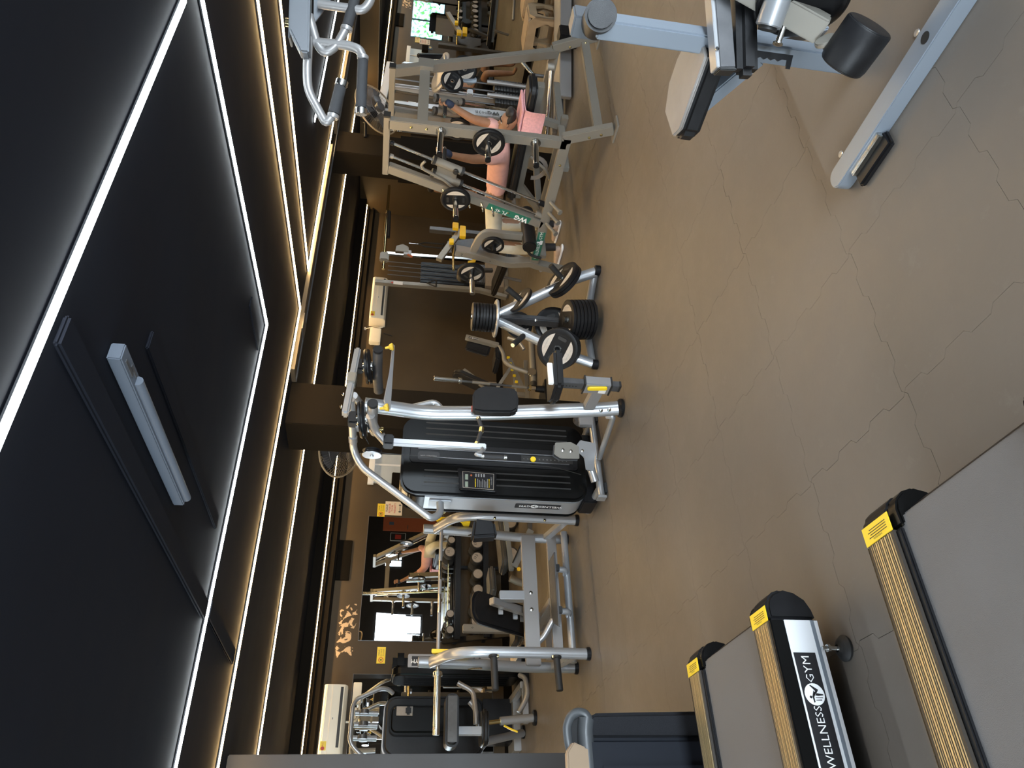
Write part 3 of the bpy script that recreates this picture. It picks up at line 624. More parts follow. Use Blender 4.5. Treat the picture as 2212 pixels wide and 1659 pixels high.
# ================================================================ WEIGHT PLATES (prototype, local +Z is the axis)
def plate_proto(light, label_name):
    r = thing('weight_plate', (0, 0, 0), 'proto', 'weight plate'); R = .225
    P(r, 'rubber_rim', MB().lathe((0, 0, 0), (0, 0, 1), [(-.014, .04), (-.014, .16), (-.020, .18), (-.022, .215), (-.016, .225), (.016, .225), (.022, .215), (.020, .18), (.014, .16), (.014, .04)], 40, cap=False).lathe((0, 0, 0), (0, 0, 1), [(.0142, .165), (.012, .03)], 40, cap=False).lathe((0, 0, 0), (0, 0, 1), [(-.0142, .165), (-.012, .03)], 40, cap=False), 'plate_black', sharp=50)
    for z0, sg in ((.0148, 1), (-.0168, -1)):
        for a in (0, PI):
            seg = [(math.cos(a+th)*.172, math.sin(a+th)*.172) for th in [(-.98+1.96*i/14) for i in range(15)]]
            pl = P(r, 'face_inlay', MB().prism(seg, (0, 0, z0), (1, 0, 0), (0, 1, 0), .002), light)
            if sg > 0: text(pl, label_name, (math.cos(a)*.135, 0, z0+.0024), (0, math.cos(a), 0), (math.cos(a), 0, 0), .012, 'grey_ink')
        for sy in (-1, 1): P(r, 'grip_slot', MB().prism(rrect(.10, .035, .015), (0, sy*.118, z0+.0005), (1, 0, 0), (0, 1, 0), .0018), 'ink')
    P(r, 'hub_ring', MB().lathe((0, 0, 0), (0, 0, 1), [(-.02, .026), (-.02, .042), (.02, .042), (.02, .026)], 24, cap=False), 'chrome', .002)
    return r
def plate_lite():
    r = thing('weight_plate', (0, 0, 0), 'proto', 'weight plate')
    P(r, 'rubber_rim', MB().lathe((0, 0, 0), (0, 0, 1), [(-.014, .04), (-.014, .16), (-.020, .18), (-.022, .215), (-.016, .225), (.016, .225), (.022, .215), (.020, .18), (.014, .16), (.014, .04)], 32, cap=False), 'plate_black', sharp=50)
    P(r, 'face_disc', MB().lathe((0, 0, 0), (0, 0, 1), [(-.0142, .0), (-.0142, .165), (.0142, .165), (.0142, 0)], 32, cap=False), 'plate_black', sharp=50)
    return r
PA = plate_proto('plate_grey', 'WELLNESS GYM')
PL_ = plate_lite()
used = {'a': False, 'l': False}
def plate(loc, axis, R, thick, label, group=None, spin=0, lite=False):
    s = R/.225; st = thick/.044
    src, k = (PL_, 'l') if lite else (PA, 'a')
    mw = placed(loc, axis, spin, (s, s, st))
    if not used[k]:
        used[k] = True; src.matrix_world = mw; src['label'] = label
        if group: src['group'] = group
        return src
    o = dup(src, mw, label)
    if group: o['group'] = group
    elif 'group' in o: del o['group']
    return o
def bolt(par, p, ax, r=.009, m='chrome'): P(par, 'bolt', MB().lathe(p, ax, [(0, r*1.3), (.002, r*1.3), (.002, r), (.007, r), (.009, r*.5)], 8), m)
def cap(par, a, b, r, n=16, m='black_plastic', name='end_cap'): return P(par, name, MB().cyl(a, b, r, n=n), m, .003)
# ================================================================ PLATE TREE
t = thing('plate_tree', (3.95, 4.55, 0), 'silver A-frame plate tree loaded with black weight plates', 'plate rack')
top = V((4.01, 4.67, .80)); fa, fb, fv = V((4.17, 4.33, .03)), V((3.62, 4.66, .03)), V((4.11, 4.72, .03))
P(t, 'leg', MB().tube([top+V((.02, -.02, 0)), V((4.29, 4.43, .20)).lerp(V((4.27, 4.38, .17)), .5), V((4.28, 4.33, .03))][:2]+[V((4.30, 4.33, .03))], .034, 14, .05, ry=.044), 'bright_silver')
P(t, 'leg', MB().tube([top+V((-.04, 0, 0)), (3.66, 4.66, .22), (3.60, 4.66, .04)], .034, 14, .05, ry=.044), 'bright_silver')
P(t, 'upright', MB().beam(top, (4.06, 4.73, .03), .09, .05, (1, 0, 0)), 'dark_metal', .008)  # shade on this silver post is put into a darker metal colour
P(t, 'foot_bar', MB().tube([(4.30, 4.36, .035), (4.08, 4.74, .035), (3.60, 4.68, .035)], .032, 12, .08), 'bright_silver')
P(t, 'foot_cap', MB().cyl((4.302, 4.31, 0), (4.302, 4.31, .045), .042), 'black_plastic', .003); P(t, 'foot_cap', MB().cyl((3.59, 4.66, 0), (3.59, 4.66, .045), .042), 'black_plastic', .003)
P(t, 'top_flange', MB().lathe((4.00, 4.67, .825), (0, 0, 1), [(-.012, .150), (-.005, .158), (.005, .158), (.012, .150)], 36), 'bright_silver', .002)
P(t, 'top_peg', MB().cyl((4.0, 4.67, .80), (4.0, 4.67, 1.03), .024), 'chrome')
dA = (V((4.29, 4.38, .20))-top).normalized(); nA = V((.70, -.35, .62)).normalized()
P(t, 'peg', MB().cyl((4.10, 4.56, .60), V((4.10, 4.56, .60))+V((.03, -.13, .17)), .024), 'rubber', .003); P(t, 'peg', MB().cyl((4.25, 4.43, .27), V((4.25, 4.43, .27))+V((.05, -.13, .15)), .024), 'rubber', .003)
P(t, 'peg', MB().cyl((3.83, 4.66, .60), (3.68, 4.60, .70), .024), 'rubber', .003); P(t, 'peg_end', MB().cyl((3.68, 4.60, .70), (3.674, 4.597, .704), .017), 'chrome')
P(t, 'peg', MB().cyl((3.71, 4.66, .33), (3.55, 4.58, .37), .024), 'rubber', .003)
P(t, 'peg', MB().cyl((3.93, 4.50, .06), (3.90, 4.50, .29), .024), 'rubber', .003); P(t, 'peg_arm', MB().beam((4.06, 4.71, .05), (3.93, 4.50, .05), .05, .05), 'dark_metal', .004)
for z in (.60, .30): P(t, 'peg', MB().cyl((4.05, 4.72, z), (4.12, 4.92, z), .024), 'rubber', .003)
wellness(t, (3.752, 4.628, .42), (.36, 0, -.9), (-.9, -.1, -.36), .016)
wellness(t, (4.21, 4.43, .385), (-.35, .35, .85), (-.8, -.45, 0), .013)
for p in ((3.97, 4.615, .50), (4.03, 4.66, .68)): bolt(t, p, (-.4, -.9, 0))
ords = ['bottom', 'second', 'third', 'fourth', 'fifth', 'sixth', 'seventh', 'top']
for i in range(7):
    nm = ('lowest' if i == 0 else 'topmost' if i == 6 else ords[i]+' from the bottom')
    plate((4.0, 4.67, .851+.0265*i), (random.uniform(-.02, .02), random.uniform(-.02, .02), 1), .118, .0255, 'small black plate, %s in the stack crowning the plate tree' % nm, 'small plates stacked on top of the plate tree', random.random()*6, lite=i < 6)
for i in range(7):
    nm = ('lowest' if i == 0 else 'topmost, its grey face showing,' if i == 6 else ords[i]+' from the bottom')
    plate((3.925-.004*i, 4.50, .080+.030*i), (-.12, -.10, 1), .165, .029, 'black plate, %s in the low front stack of the plate tree' % nm, 'plates in the low front stack of the plate tree', .9, lite=i < 6)
ax = V((.25, -.55, .78))
plate((4.10, 4.53, .635), ax, .122, .026, 'small grey-faced plate alone on the upper right peg of the plate tree', None, .6)
for i, nm in enumerate(('inner', 'outer')):
    plate(V((4.25, 4.42, .275))+ax.normalized()*(.036*i), ax, .168, .036, '%s of the two plates on the low right peg of the plate tree' % nm, 'plates on the low right peg', .6, lite=i == 0)
ax = V((-.62, -.62, .40))
for i in range(4):
    plate(V((3.71, 4.63, .305))+ax.normalized()*(.034*i), ax, .168, .034, 'plate on the low left peg of the plate tree, %s' % ('innermost', 'second from the frame', 'third from the frame', 'outermost with grey face')[i], 'plates on the low left peg', 1.2, lite=i < 3)
plate((4.085, 4.83, .60), (-.35, -.93, 0), .118, .026, 'plate behind the plate tree upright, upper one', None, .3)
for i in range(3): plate((4.08+.016*i, 4.80+.034*i, .30), (-.35, -.93, 0), .170, .034, 'large plate behind the plate tree upright, %s of three' % ('front', 'middle', 'rear')[i], 'large plates behind the plate tree upright', 1.9, lite=i > 0)

# ================================================================ DUAL PULLEY MACHINE with shroud (centre)
X = 2.89
t = thing('cable_row_machine', (X, 4.4, 0), 'tall silver cable machine with ribbed black shroud reading WELLNESS GYM', 'exercise machine')
P(t, 'main_post', MB().tube([(X, 4.40, 1.80), (X, 4.42, 1.62), (X, 4.46, 1.38), (X, 4.41, .95), (X, 4.27, .16), (X, 4.235, .03)], .040, 20, .12, ry=.056), 'bright_silver')
P(t, 'post_foot', MB().lathe((X, 4.232, .0), (0, .06, 1), [(.0, .066), (.02, .068), (.034, .058)], 24), 'black_plastic', .003)
for z in (.105, .16): bolt(t, (X-.035, 4.21+(z-.1)*.3, z), (-1, -.5, 0), .011)
P(t, 'post_sticker', MB().bb((X-.030, 4.348, .985), (X+.015, 4.36, 1.06)), 'white', .001); P(t, 'sticker_band', MB().bb((X-.030, 4.3465, 1.047), (X+.015, 4.36, 1.062)), 'red_ink')
P(t, 'front_stay', MB().tube([(X-.03, 4.30, .10), (X-.04, 4.30, .035), (2.80, 4.80, .035)][0:1]+[(2.84, 4.27, .06), (2.78, 4.76, .04)], .021, 12, .04), 'bright_silver')
P(t, 'base_tube', MB().tube([(2.47, 4.80, .045), (3.22, 4.84, .045)], .028, 14), 'bright_silver'); P(t, 'base_cap', MB().bb((2.455, 4.765, .012), (2.475, 4.835, .078)), 'bright_silver', .003)
P(t, 'base_tube', MB().tube([(2.55, 4.82, .045), (2.55, 5.2, .045)], .028, 12), 'bright_silver'); P(t, 'base_tube', MB().tube([(3.15, 4.83, .045), (3.15, 5.2, .045)], .028, 12), 'bright_silver')
P(t, 'floor_pad', MB().bb((2.5, 4.77, 0), (2.58, 4.87, .02)).bb((3.14, 4.80, 0), (3.22, 4.88, .02)), 'rubber', .003)
# shroud: ribbed front, silver sides
W0, W1, Yf, Yr, Z0, Z1 = 2.47, 3.13, 4.88, 5.12, .12, 1.52
cxm, wdt, hgt = (W0+W1)/2, W1-W0, Z1-Z0
out = rrect(wdt, hgt, .12, 8)
P(t, 'shroud_front', MB().prism(out, (cxm, Yf+.04, (Z0+Z1)/2), (1, 0, 0), (0, 0, 1), .045), 'gloss_black', .018, seg=4, label='ribbed black plastic shroud')
P(t, 'shroud_side', MB().prism(rrect(wdt-.006, hgt-.004, .12, 8), (cxm, Yr, (Z0+Z1)/2), (1, 0, 0), (0, 0, 1), .20), 'bright_silver', .006, label='silver shroud casing')
P(t, 'shroud_back', MB().prism(out, (cxm, Yr+.05, (Z0+Z1)/2), (1, 0, 0), (0, 0, 1), .05), 'gloss_black', .018, seg=3)
P(t, 'corner_cover', MB().prism([(0, 0), (.012, 0), (.03, .13), (.125, .19), (.125, .205), (0, .205)][:0]+[(W0-.004, 1.335), (W0+.02, 1.335), (W0+.02, 1.40), (W0+.13, 1.50), (W0+.13, Z1+.003), (W0+.08, Z1-.004), (W0+.02, 1.46), (W0-.004, 1.41)], (0, Yr-.003, 0), (1, 0, 0), (0, 0, 1), .20), 'gloss_black', .003)
for i, x in enumerate((W0+.075, W0+.125, W0+.175, W1-.075, W1-.125, W1-.175)):
    P(t, 'rib', MB().prism(rrect(.026, 1.13, .013), (x, Yf+.004, .80), (1, 0, 0), (0, 0, 1), .010), 'gloss_black', .004, seg=2)
    P(t, 'rib_groove', MB().prism(rrect(.012, 1.10, .006), (x+.020, Yf-.0042, .80), (1, 0, 0), (0, 0, 1), .001), 'ink')
P(t, 'centre_channel', MB().prism(rrect(.17, 1.28, .03), (cxm+.005, Yf-.003, .82), (1, 0, 0), (0, 0, 1), .006), 'black_plastic', .004)
P(t, 'guide_rod', MB().cyl((cxm-.03, Yf-.012, .25), (cxm-.03, Yf-.012, 1.40), .006, n=8).cyl((cxm+.04, Yf-.012, .25), (cxm+.04, Yf-.012, 1.40), .006, n=8), 'dark_metal')
P(t, 'stack_numbers', MB().bb((cxm-.025, Yf-.011, .22), (cxm+.030, Yf-.0095, .62)), 'ink')
for k in range(12): text(t, str(5*(k+1)), (cxm+.0, Yf-.012, .60-k*.030), X_, Z_, .010, 'grey_ink', name='stack_number')
P(t, 'selector_pin', MB().lathe((cxm-.015, Yf-.012, .535), (0, -1, 0), [(0, .008), (.02, .008), (.022, .022), (.032, .020)], 18), 'yellow', label='yellow selector pin')
b = P(t, 'maker_badge', MB().prism(rrect(.075, .16, .02), (cxm-.02, Yf-.010, 1.32), (1, 0, 0), (0, 0, 1), .002), 'label_black'); text(b, 'WELLNESS GYM', (cxm-.02, Yf-.0135, 1.32), (0, 0, 1), (-1, 0, 0), .012, 'grey_ink')
# info display
s = P(t, 'info_display', MB().prism([(-.085, -.135), (.075, -.14), (.105, .15), (-.075, .135)], (2.585, Yf-.004, .955), (1, 0, 0), (0, 0, 1), .022), 'black_plastic', .008, seg=3)
yy = Yf-.0275
P(s, 'panel_border', MB().prism([(-.070, -.115), (.062, -.120), (.072, .115), (-.062, .112)], (2.585, yy, .955), (1, 0, 0), (0, 0, 1), .001), 'cap_grey'); P(s, 'panel_face', MB().prism([(-.066, -.111), (.058, -.116), (.068, .111), (-.058, .108)], (2.585, yy-.0012, .955), (1, 0, 0), (0, 0, 1), .001), 'label_black')
g = MB(); yq = yy-.003
for x in (2.55, 2.61): P(s, 'lcd', MB().bb((x-.022, yq, 1.028), (x+.022, yq+.001, 1.05)), 'lcd')
P(s, 'button', MB().lathe((2.625, yy-.002, 1.005), (0, -1, 0), [(0, .008), (.003, .007)], 14), 'orange')
for r in range(8): g.bb((2.53, yq, .955-r*.012), (2.60-.01*(r % 3), yq+.001, .959-r*.012))
for r in range(4): g.bb((2.615, yq, .965-r*.02), (2.64, yq+.001, .975-r*.02))
P(s, 'printed_text', g, 'grey_ink'); P(s, 'printed_heading', MB().bb((2.53, yq, .972), (2.60, yq+.001, .977)).bb((2.53, yq, .870), (2.60, yq+.001, .876)), 'yellow'); text(s, 'WELLNESS', (2.585, yq, .855), X_, Z_, .010, 'grey_ink')
# side plate with the gym name (faces left)
wellness(t, (W0+.0012, 5.00, .485), (0, 0, 1), (0, 1, 0), .036)
P(t, 'bottle_holder', MB().prism([(-.09, 0), (.09, 0), (.07, .17), (-.07, .19)], (W0+.001, 4.93, .82), (0, -1, 0), (0, 0, 1), .0)if 0 else MB().prism([(-.10, 0), (.02, .02), (.035, .17), (-.12, .19)], (2.30, 5.06, .80), (1, 0, 0), (0, 0, 1), .11), 'black_plastic', .02, seg=3, label='black bottle holder')
P(t, 'shroud_foot', MB().bb((2.50, 4.95, .03), (3.10, 5.15, .14)), 'black_plastic', .008)
P(t, 'mount_plate', MB().beam((W0-.008, 5.0, 1.14), (W0-.008, 5.0, 1.30), .09, .012, (1, 0, 0)), 'bright_silver', .003)
# chin bars looping over both sides
P(t, 'side_loop', MB().tube([(W0-.01, 4.98, 1.22), (2.36, 4.96, 1.215), (2.30, 4.93, 1.28), (2.62, 4.80, 1.80), (2.72, 4.74, 1.865), (2.80, 4.55, 1.875), (2.86, 4.30, 1.89)], .027, 14, .09), 'bright_silver')
P(t, 'side_loop', MB().tube([(W1+.01, 4.98, 1.22), (3.24, 4.96, 1.215), (3.32, 4.95, 1.28), (3.24, 4.95, 1.50), (3.06, 4.70, 1.82), (2.96, 4.40, 1.88)], .027, 14, .09), 'bright_silver')
P(t, 'loop_joint', MB().cyl((2.745, 4.67, 1.868), (2.76, 4.62, 1.870), .031), 'bright_silver', .002)
P(t, 'cross_bracket', MB().beam((2.80, 4.56, 1.86), (2.80, 4.56, 1.72), .07, .03, (1, 0, 0)), 'bright_silver', .004)
# head: top bar, pulley housings
P(t, 'head_bar', MB().tube([(2.64, 4.16, 1.905), (3.24, 4.24, 1.875)], .03, rect=(.065, .045)), 'bright_silver', .012)
P(t, 'head_joint', MB().beam((2.90, 4.19, 1.895), (2.99, 4.205, 1.888), .078, .058), 'pale_paint', .006)
for p in ((2.68, 4.12, 1.93), (2.79, 4.14, 1.93)): bolt(t, p, (-.1, -.3, 1), .010)
P(t, 'front_plate', MB().prism([(-.27, -.01), (.30, -.005), (.31, .012), (.05, .018), (-.20, .04), (-.27, .02)], (2.93, 4.12, 1.63), (1, .1, 0), (0, -.3, 1), .010), 'bright_silver', .003)
for xc, sgn in ((2.63, -1), (3.10, 1)):
    c = V((xc, 4.18+(xc-2.6)*.12, 1.795))
    h = P(t, 'pulley', MB().lathe(c, (-.12, .1, 1), [(-.022, .02), (-.022, .115), (-.006, .125), (-.004, .105), (.004, .105), (.006, .125), (.022, .115), (.022, .02)], 36), 'black_plastic', .002)
    P(h, 'pulley_hub', MB().lathe(c, (-.12, .1, 1), [(-.05, .018), (-.03, .035), (.03, .035), (.07, .018)], 16), 'chrome')
    P(t, 'pulley_block', MB().bb(c+V((-.045, -.03, .03)), c+V((.05, .04, .09))), 'black_plastic', .01)
    for k in range(3): bolt(t, c+V((.05-.05*k, -.05, -.06+.02*k)), (0, -1, 0), .011)
    P(t, 'swivel_arm', MB().tube([c+V((-.02, -.22, -.065)), c+V((-.01, .05, -.065)), c+V((-.05*sgn, .22, -.08))], .034, 16, .06), 'dark_metal' if sgn > 0 else 'silver'); cap(t, c+V((-.02, -.235, -.065)), c+V((-.02, -.215, -.065)), .034)
    P(t, 'pull_knob', MB().lathe(c+V((-.01 if sgn < 0 else .05, -.16, -.11)), (.1, -.3, -1), [(0, .008), (.025, .010), (.03, .018), (.05, .027), (.056, .022)], 18), 'dark_yellow', label='yellow pull knob')
# rowing arm
P(t, 'elbow_tube', MB().tube([(2.58, 4.05, 1.74), (2.56, 4.18, 1.71), (2.50, 4.24, 1.625)], .030, 14, .05), 'silver')
P(t, 'elbow_socket', MB().bb((2.462, 4.18, 1.585), (2.535, 4.26, 1.65)), 'black_plastic', .008); P(t, 'pivot_knob', MB().lathe((2.53, 4.16, 1.66), (.3, -1, .3), [(0, .012), (.03, .018), (.034, .012)], 14), 'brass')
P(t, 'hanging_arm', MB().beam((2.497, 4.22, 1.61), (2.485, 4.20, .985), .042, .038, (0, 1, 0)), 'bright_silver', .006)
P(t, 'pulley_wheel', MB().lathe((2.40, 4.20, 1.715), (-.95, .12, 0), [(-.014, .055), (-.012, .062), (-.004, .05), (.004, .05), (.012, .062), (.014, .055)], 32), 'black_plastic'); P(t, 'pulley_cover', MB().lathe((2.384, 4.202, 1.715), (-.95, .12, 0), [(0, .062), (.004, .060), (.005, .012), (.014, .010)], 32), 'bright_silver')
P(t, 'cable', MB().tube([(2.57, 4.2, 1.80), (2.46, 4.2, 1.74)], .0028, 5).tube([(2.40, 4.2, 1.655), (2.42, 4.30, .50), (2.43, 4.4, .3)], .0028, 5), 'ink')
P(t, 'handle_stem', MB().tube([(2.49, 4.20, 1.01), (2.43, 4.17, 1.015), (2.405, 4.16, 1.065), (2.395, 4.16, 1.07), (2.393, 4.16, 1.02)][0:3]+[(2.395, 4.16, 1.0)], .012, 10, .02), 'bright_silver')
P(t, 'grip', MB().cyl((2.393, 4.16, 1.005), (2.395, 4.165, .875), .015, n=16), 'grip'); P(t, 'grip_cap', MB().cyl((2.395, 4.165, .875), (2.395, 4.165, .855), .017, n=16).cyl((2.393, 4.16, 1.02), (2.393, 4.16, 1.005), .018, n=16), 'chrome', .002)
P(t, 'grip', MB().cyl((2.52, 4.2, 1.042), (2.60, 4.2, 1.018), .014, n=14), 'grip'); P(t, 'grip', MB().cyl((2.635, 4.2, 1.012), (2.70, 4.2, 1.032), .014, n=14), 'grip')
P(t, 'grip_cap', MB().cyl((2.50, 4.2, 1.048), (2.52, 4.2, 1.042), .016, n=14).cyl((2.598, 4.2, 1.018), (2.635, 4.2, 1.012), .017, n=14).cyl((2.70, 4.2, 1.032), (2.715, 4.2, 1.037), .016, n=14), 'brass', .002)
# low pulley block
P(t, 'low_pulley_cover', MB().prism([(-.055, -.09), (.04, -.09), (.07, -.03), (.06, .09), (-.03, .10), (-.06, .05)], (2.74, 4.62, .325), (.88, -.2, 0), (0, 0, 1), .010), 'pale_paint', .004, label='grey pulley cheek plate')
P(t, 'low_pulley_cover', MB().prism([(-.055, -.09), (.04, -.09), (.07, -.03), (.06, .09), (-.03, .10), (-.06, .05)], (2.75, 4.67, .325), (.88, -.2, 0), (0, 0, 1), .010), 'dark_metal', .004)
P(t, 'low_pulley', MB().lathe((2.745, 4.645, .325), (.2, .88, 0), [(-.012, .05), (.012, .05)], 24), 'black_plastic')
for p in ((2.74, 4.607, .36), (2.735, 4.608, .30)): bolt(t, p, (-.2, -.88, 0), .011)
P(t, 'pivot_plate', MB().prism([(-.12, -.05), (.10, -.08), (.12, .04), (.05, .09), (-.02, .02), (-.12, .01)], (2.76, 4.70, .16), (.9, -.1, 0), (0, 0, 1), .012), 'bright_silver', .004); bolt(t, (2.79, 4.685, .19), (0, -1, 0), .010)
P(t, 'pivot_tube', MB().cyl((2.67, 4.74, .12), (2.58, 4.77, .09), .03), 'bright_silver')
P(t, 'right_caster', MB().lathe((3.10, 4.74, .15), (.3, -1, 0), [(-.02, .07), (.02, .07)], 24), 'dark_metal'); P(t, 'caster_fork', MB().bb((3.02, 4.68, .09), (3.10, 4.72, .19)), 'bright_silver', .004)
# backrest and seat
bp_ = [(-.165, -.105), (-.165, .03), (-.14, .085), (-.08, .112), (.12, .10), (.14, .085), (.150, .0), (.14, -.085), (.10, -.115), (-.10, -.118)]
P(t, 'backrest', MB().prism([(b_, a_) for a_, b_ in [(p[0]*-1, p[1]) for p in bp_]], (X-.03, 4.24, .905), (1, .08, 0), (0, .06, 1), .065), 'black_vinyl', .020, seg=4, label='black chest pad')
P(t, 'seat', MB().prism([(-.15, -.12), (.13, -.15), (.17, -.05), (.17, .07), (.10, .14), (-.12, .16), (-.17, .05)], (X+.07, 4.02, .50), (1, 0, 0), (0, 1, 0), .062), 'black_vinyl', .020, seg=4, label='black seat pad')
P(t, 'seat_frame', MB().bb((X-.05, 3.92, .565), (X+.12, 3.945, .60)), 'white', .004)
P(t, 'seat_post', MB().bb((X-.022, 3.945, .10), (X+.022, 4.01, .50)), 'dark_metal', .003)
for k in range(5): P(t, 'post_hole', MB().lathe((X-.0225, 3.978, .40+.022*k), (-1, 0, 0), [(0, .006), (.0006, .006)], 10), 'ink')
P(t, 'seat_sleeve', MB().bb((X-.035, 3.925, .165), (X+.035, 4.035, .345)), 'bright_silver', .006); P(t, 'sleeve_cap', MB().bb((X-.038, 3.922, .342), (X+.038, 4.038, .352)), 'ink'); P(t, 'sleeve_cap', MB().bb((X-.038, 3.922, .158), (X+.038, 4.038, .168)), 'ink'); P(t, 'post_cap', MB().bb((X-.022, 3.945, .09), (X+.022, 4.01, .105)), 'ink')
P(t, 'seat_bracket', MB().beam((X, 4.03, .235), (X, 4.24, .245), .06, .075), 'bright_silver', .006)
P(t, 'adjust_lever', MB().prism(rrect(.125, .034, .016), (X-.037, 3.955, .255), (0, .12, 1), (0, 1, 0), .012)if 0 else MB().prism(rrect(.032, .135, .016), (X-.036, 3.955, .26), (0, -1, 0), (0, .12, 1), .016), 'yellow', .004, label='yellow seat adjustment lever')
P(t, 'sleeve_label', MB().bb((X-.0362, 3.985, .19), (X-.0352, 4.02, .24)), 'white')

# ================================================================ INCLINE BENCH PRESS with bar
XA, XB = 1.577, 2.68
t = thing('bench_press', ((XA+XB)/2, 5.85, 0), 'silver incline bench press with curved uprights holding a barbell', 'bench')
for x in (XA, XB):
    P(t, 'front_upright', MB().tube([(x, 5.65, .03), (x, 5.64, .40), (x, 5.635, .88), (x, 5.70, 1.05), (x, 5.95, 1.19)], .034, 16, .12, ry=.042), 'bright_silver')
    P(t, 'rear_upright', MB().tube([(x, 6.05, .03), (x, 6.05, .42), (x, 5.975, .85), (x, 5.94, 1.28)], .034, 16, .10, ry=.042), 'bright_silver')
    P(t, 'foot_cap', MB().cyl((x, 5.65, 0), (x, 5.65, .03), .05), 'black_plastic', .003); P(t, 'foot_cap', MB().cyl((x, 6.05, 0), (x, 6.05, .03), .05), 'black_plastic', .003)
    cap(t, (x, 5.94, 1.278), (x, 5.94, 1.285), .040, m='cap_grey')
    P(t, 'side_link', MB().beam((x, 5.68, .11), (x, 6.02, .20), .05, .06), 'bright_silver', .005)
    for z in (.30, .72): bolt(t, (x-.036, 5.60, z), (-.3, -1, 0), .009, 'brass')
    P(t, 'bar_catch', MB().prism([(-.06, -.10), (.06, -.10), (.06, -.06), (.01, -.05), (-.02, .03), (-.06, .04)], (x+.05, 5.92, 1.15), (0, 1, 0), (0, 0, 1), .03), 'yellow', .004, label='yellow bar rest')
    P(t, 'bar_catch', MB().prism([(-.05, -.10), (.05, -.10), (.05, -.05), (-.01, -.03), (-.05, .0)], (x+.05, 5.93, .99), (0, 1, 0), (0, 0, 1), .03), 'yellow', .004)
    P(t, 'retaining_pin', MB().tube([(x-.05, 5.93, .90), (x-.05, 5.90, .86), (x-.06, 5.86, .80)], .006, 6), 'chrome')
for z0, yv in ((.745, 0), (.27, 0)):
    P(t, 'plate_peg', MB().cyl((XA-.03, 5.62, z0), (XA-.28, 5.60, z0-.005), .026, n=16).lathe((XA-.03, 5.62, z0), (-1, -.08, 0), [(0, .040), (.016, .038)], 16), 'rubber', .003)
    P(t, 'plate_peg', MB().cyl((XB+.03, 5.62, z0), (XB+.28, 5.60, z0-.005), .026, n=16).lathe((XB+.03, 5.62, z0), (1, -.08, 0), [(0, .040), (.016, .038)], 16), 'rubber', .003)
P(t, 'cross_beam', MB().bb((XA, 5.98, .31), (XB, 6.04, .43)), 'silver', .006); P(t, 'cross_beam', MB().bb((XA, 5.99, .12), (XB, 6.05, .20)), 'silver', .006)
P(t, 'floor_beam', MB().cyl((XA, 5.90, .07), (XB, 5.90, .07), .03), 'bright_silver')
P(t, 'spotter_plate', MB().prism([(1.86, .0), (2.40, .0), (2.50, .16), (1.95, .16)][:0]+[(1.80, 5.72), (2.42, 5.72), (2.42, 5.93), (1.90, 5.93)], (0, 0, .20), (1, 0, 0), (0, 1, 0), .012), 'dark_metal', .002)
for x in (1.95, 2.3): P(t, 'plate_bracket', MB().tube([(x, 5.80, .19), (x, 5.80, .10), (x, 5.90, .085)], .025, 12, .04), 'bright_silver'); P(t, 'bracket_block', MB().bb((x-.025, 5.75, .165), (x+.025, 5.79, .20)), 'ink')
for x in (2.02, 2.16): bolt(t, (x, 5.978, .37), (0, -1, 0), .013)
# incline backrest seen from behind, spine and seat
Xc = 2.12
d0, d1 = V((Xc, 6.02, .80)), V((Xc, 6.42, .28)); u = (d1-d0).normalized(); nrm = V((0, u.z, -u.y)) ; nrm = V((0, .79, .61))
P(t, 'backrest', MB().prism([(p[0], p[1]) for p in rrect(.28, .78, .10, 6)], V((Xc-.04, 6.30, .53)), (1, 0, 0), u, .06), 'black_vinyl', .02, seg=4, label='black incline backrest')
P(t, 'backrest_spine', MB().beam((Xc-.03, 6.00, .70), (Xc-.03, 6.36, .24), .06, .06), 'silver', .006)
for k in (.25, .55, .7): p = V((Xc-.04, 6.06, .72)).lerp(V((Xc-.04, 6.45, .24)), k); P(t, 'pad_bracket', MB().box(p, (.10, .02, .04)), 'bright_silver', .003)
P(t, 'spine_support', MB().beam((Xc+.02, 6.02, .42), (Xc+.02, 6.03, .63), .075, .09, (0, 1, 0)), 'bright_silver', .006)
P(t, 'seat', MB().prism(rrect(.30, .36, .08), (Xc, 6.82, .33), (1, 0, 0), (0, 1, 0), .06), 'black_vinyl', .02, seg=3)
P(t, 'seat_frame', MB().beam((Xc, 6.05, .17), (Xc, 6.95, .17), .06, .07), 'silver', .005); P(t, 'seat_leg', MB().beam((Xc, 6.8, .30), (Xc, 6.8, .06), .06, .06), 'silver', .005); P(t, 'rear_foot', MB().beam((Xc-.25, 6.9, .035), (Xc+.25, 6.9, .035), .06, .06), 'silver', .005)
P(t, 'diagonal_brace', MB().tube([(1.93, 5.95, .20), (1.80, 6.0, .28), (1.76, 6.02, .33)], .025, 12), 'bright_silver')
# barbell
yb, zb = 5.905, 1.135
t = thing('barbell', (2.16, yb, zb), 'long chrome barbell resting across the incline bench uprights', 'barbell')
P(t, 'shaft', MB().cyl((1.49, yb, zb), (2.83, yb, zb), .0145, n=16), 'chrome')
for s in (-1, 1):
    xc = 2.16
    P(t, 'sleeve', MB().cyl((xc+s*.69, yb, zb), (xc+s*1.105, yb, zb), .0255, n=24), 'chrome', .002); P(t, 'collar', MB().cyl((xc+s*.665, yb, zb), (xc+s*.695, yb, zb), .037, n=24), 'chrome', .003)
    P(t, 'collar_groove', MB().cyl((xc+s*.66, yb, zb), (xc+s*.668, yb, zb), .030, n=24), 'brass')
for a_, b_ in ((1.60, 1.95), (2.38, 2.70), (2.1, 2.22)): P(t, 'knurling', MB().cyl((a_, yb, zb), (b_, yb, zb), .0150, n=16), 'silver')
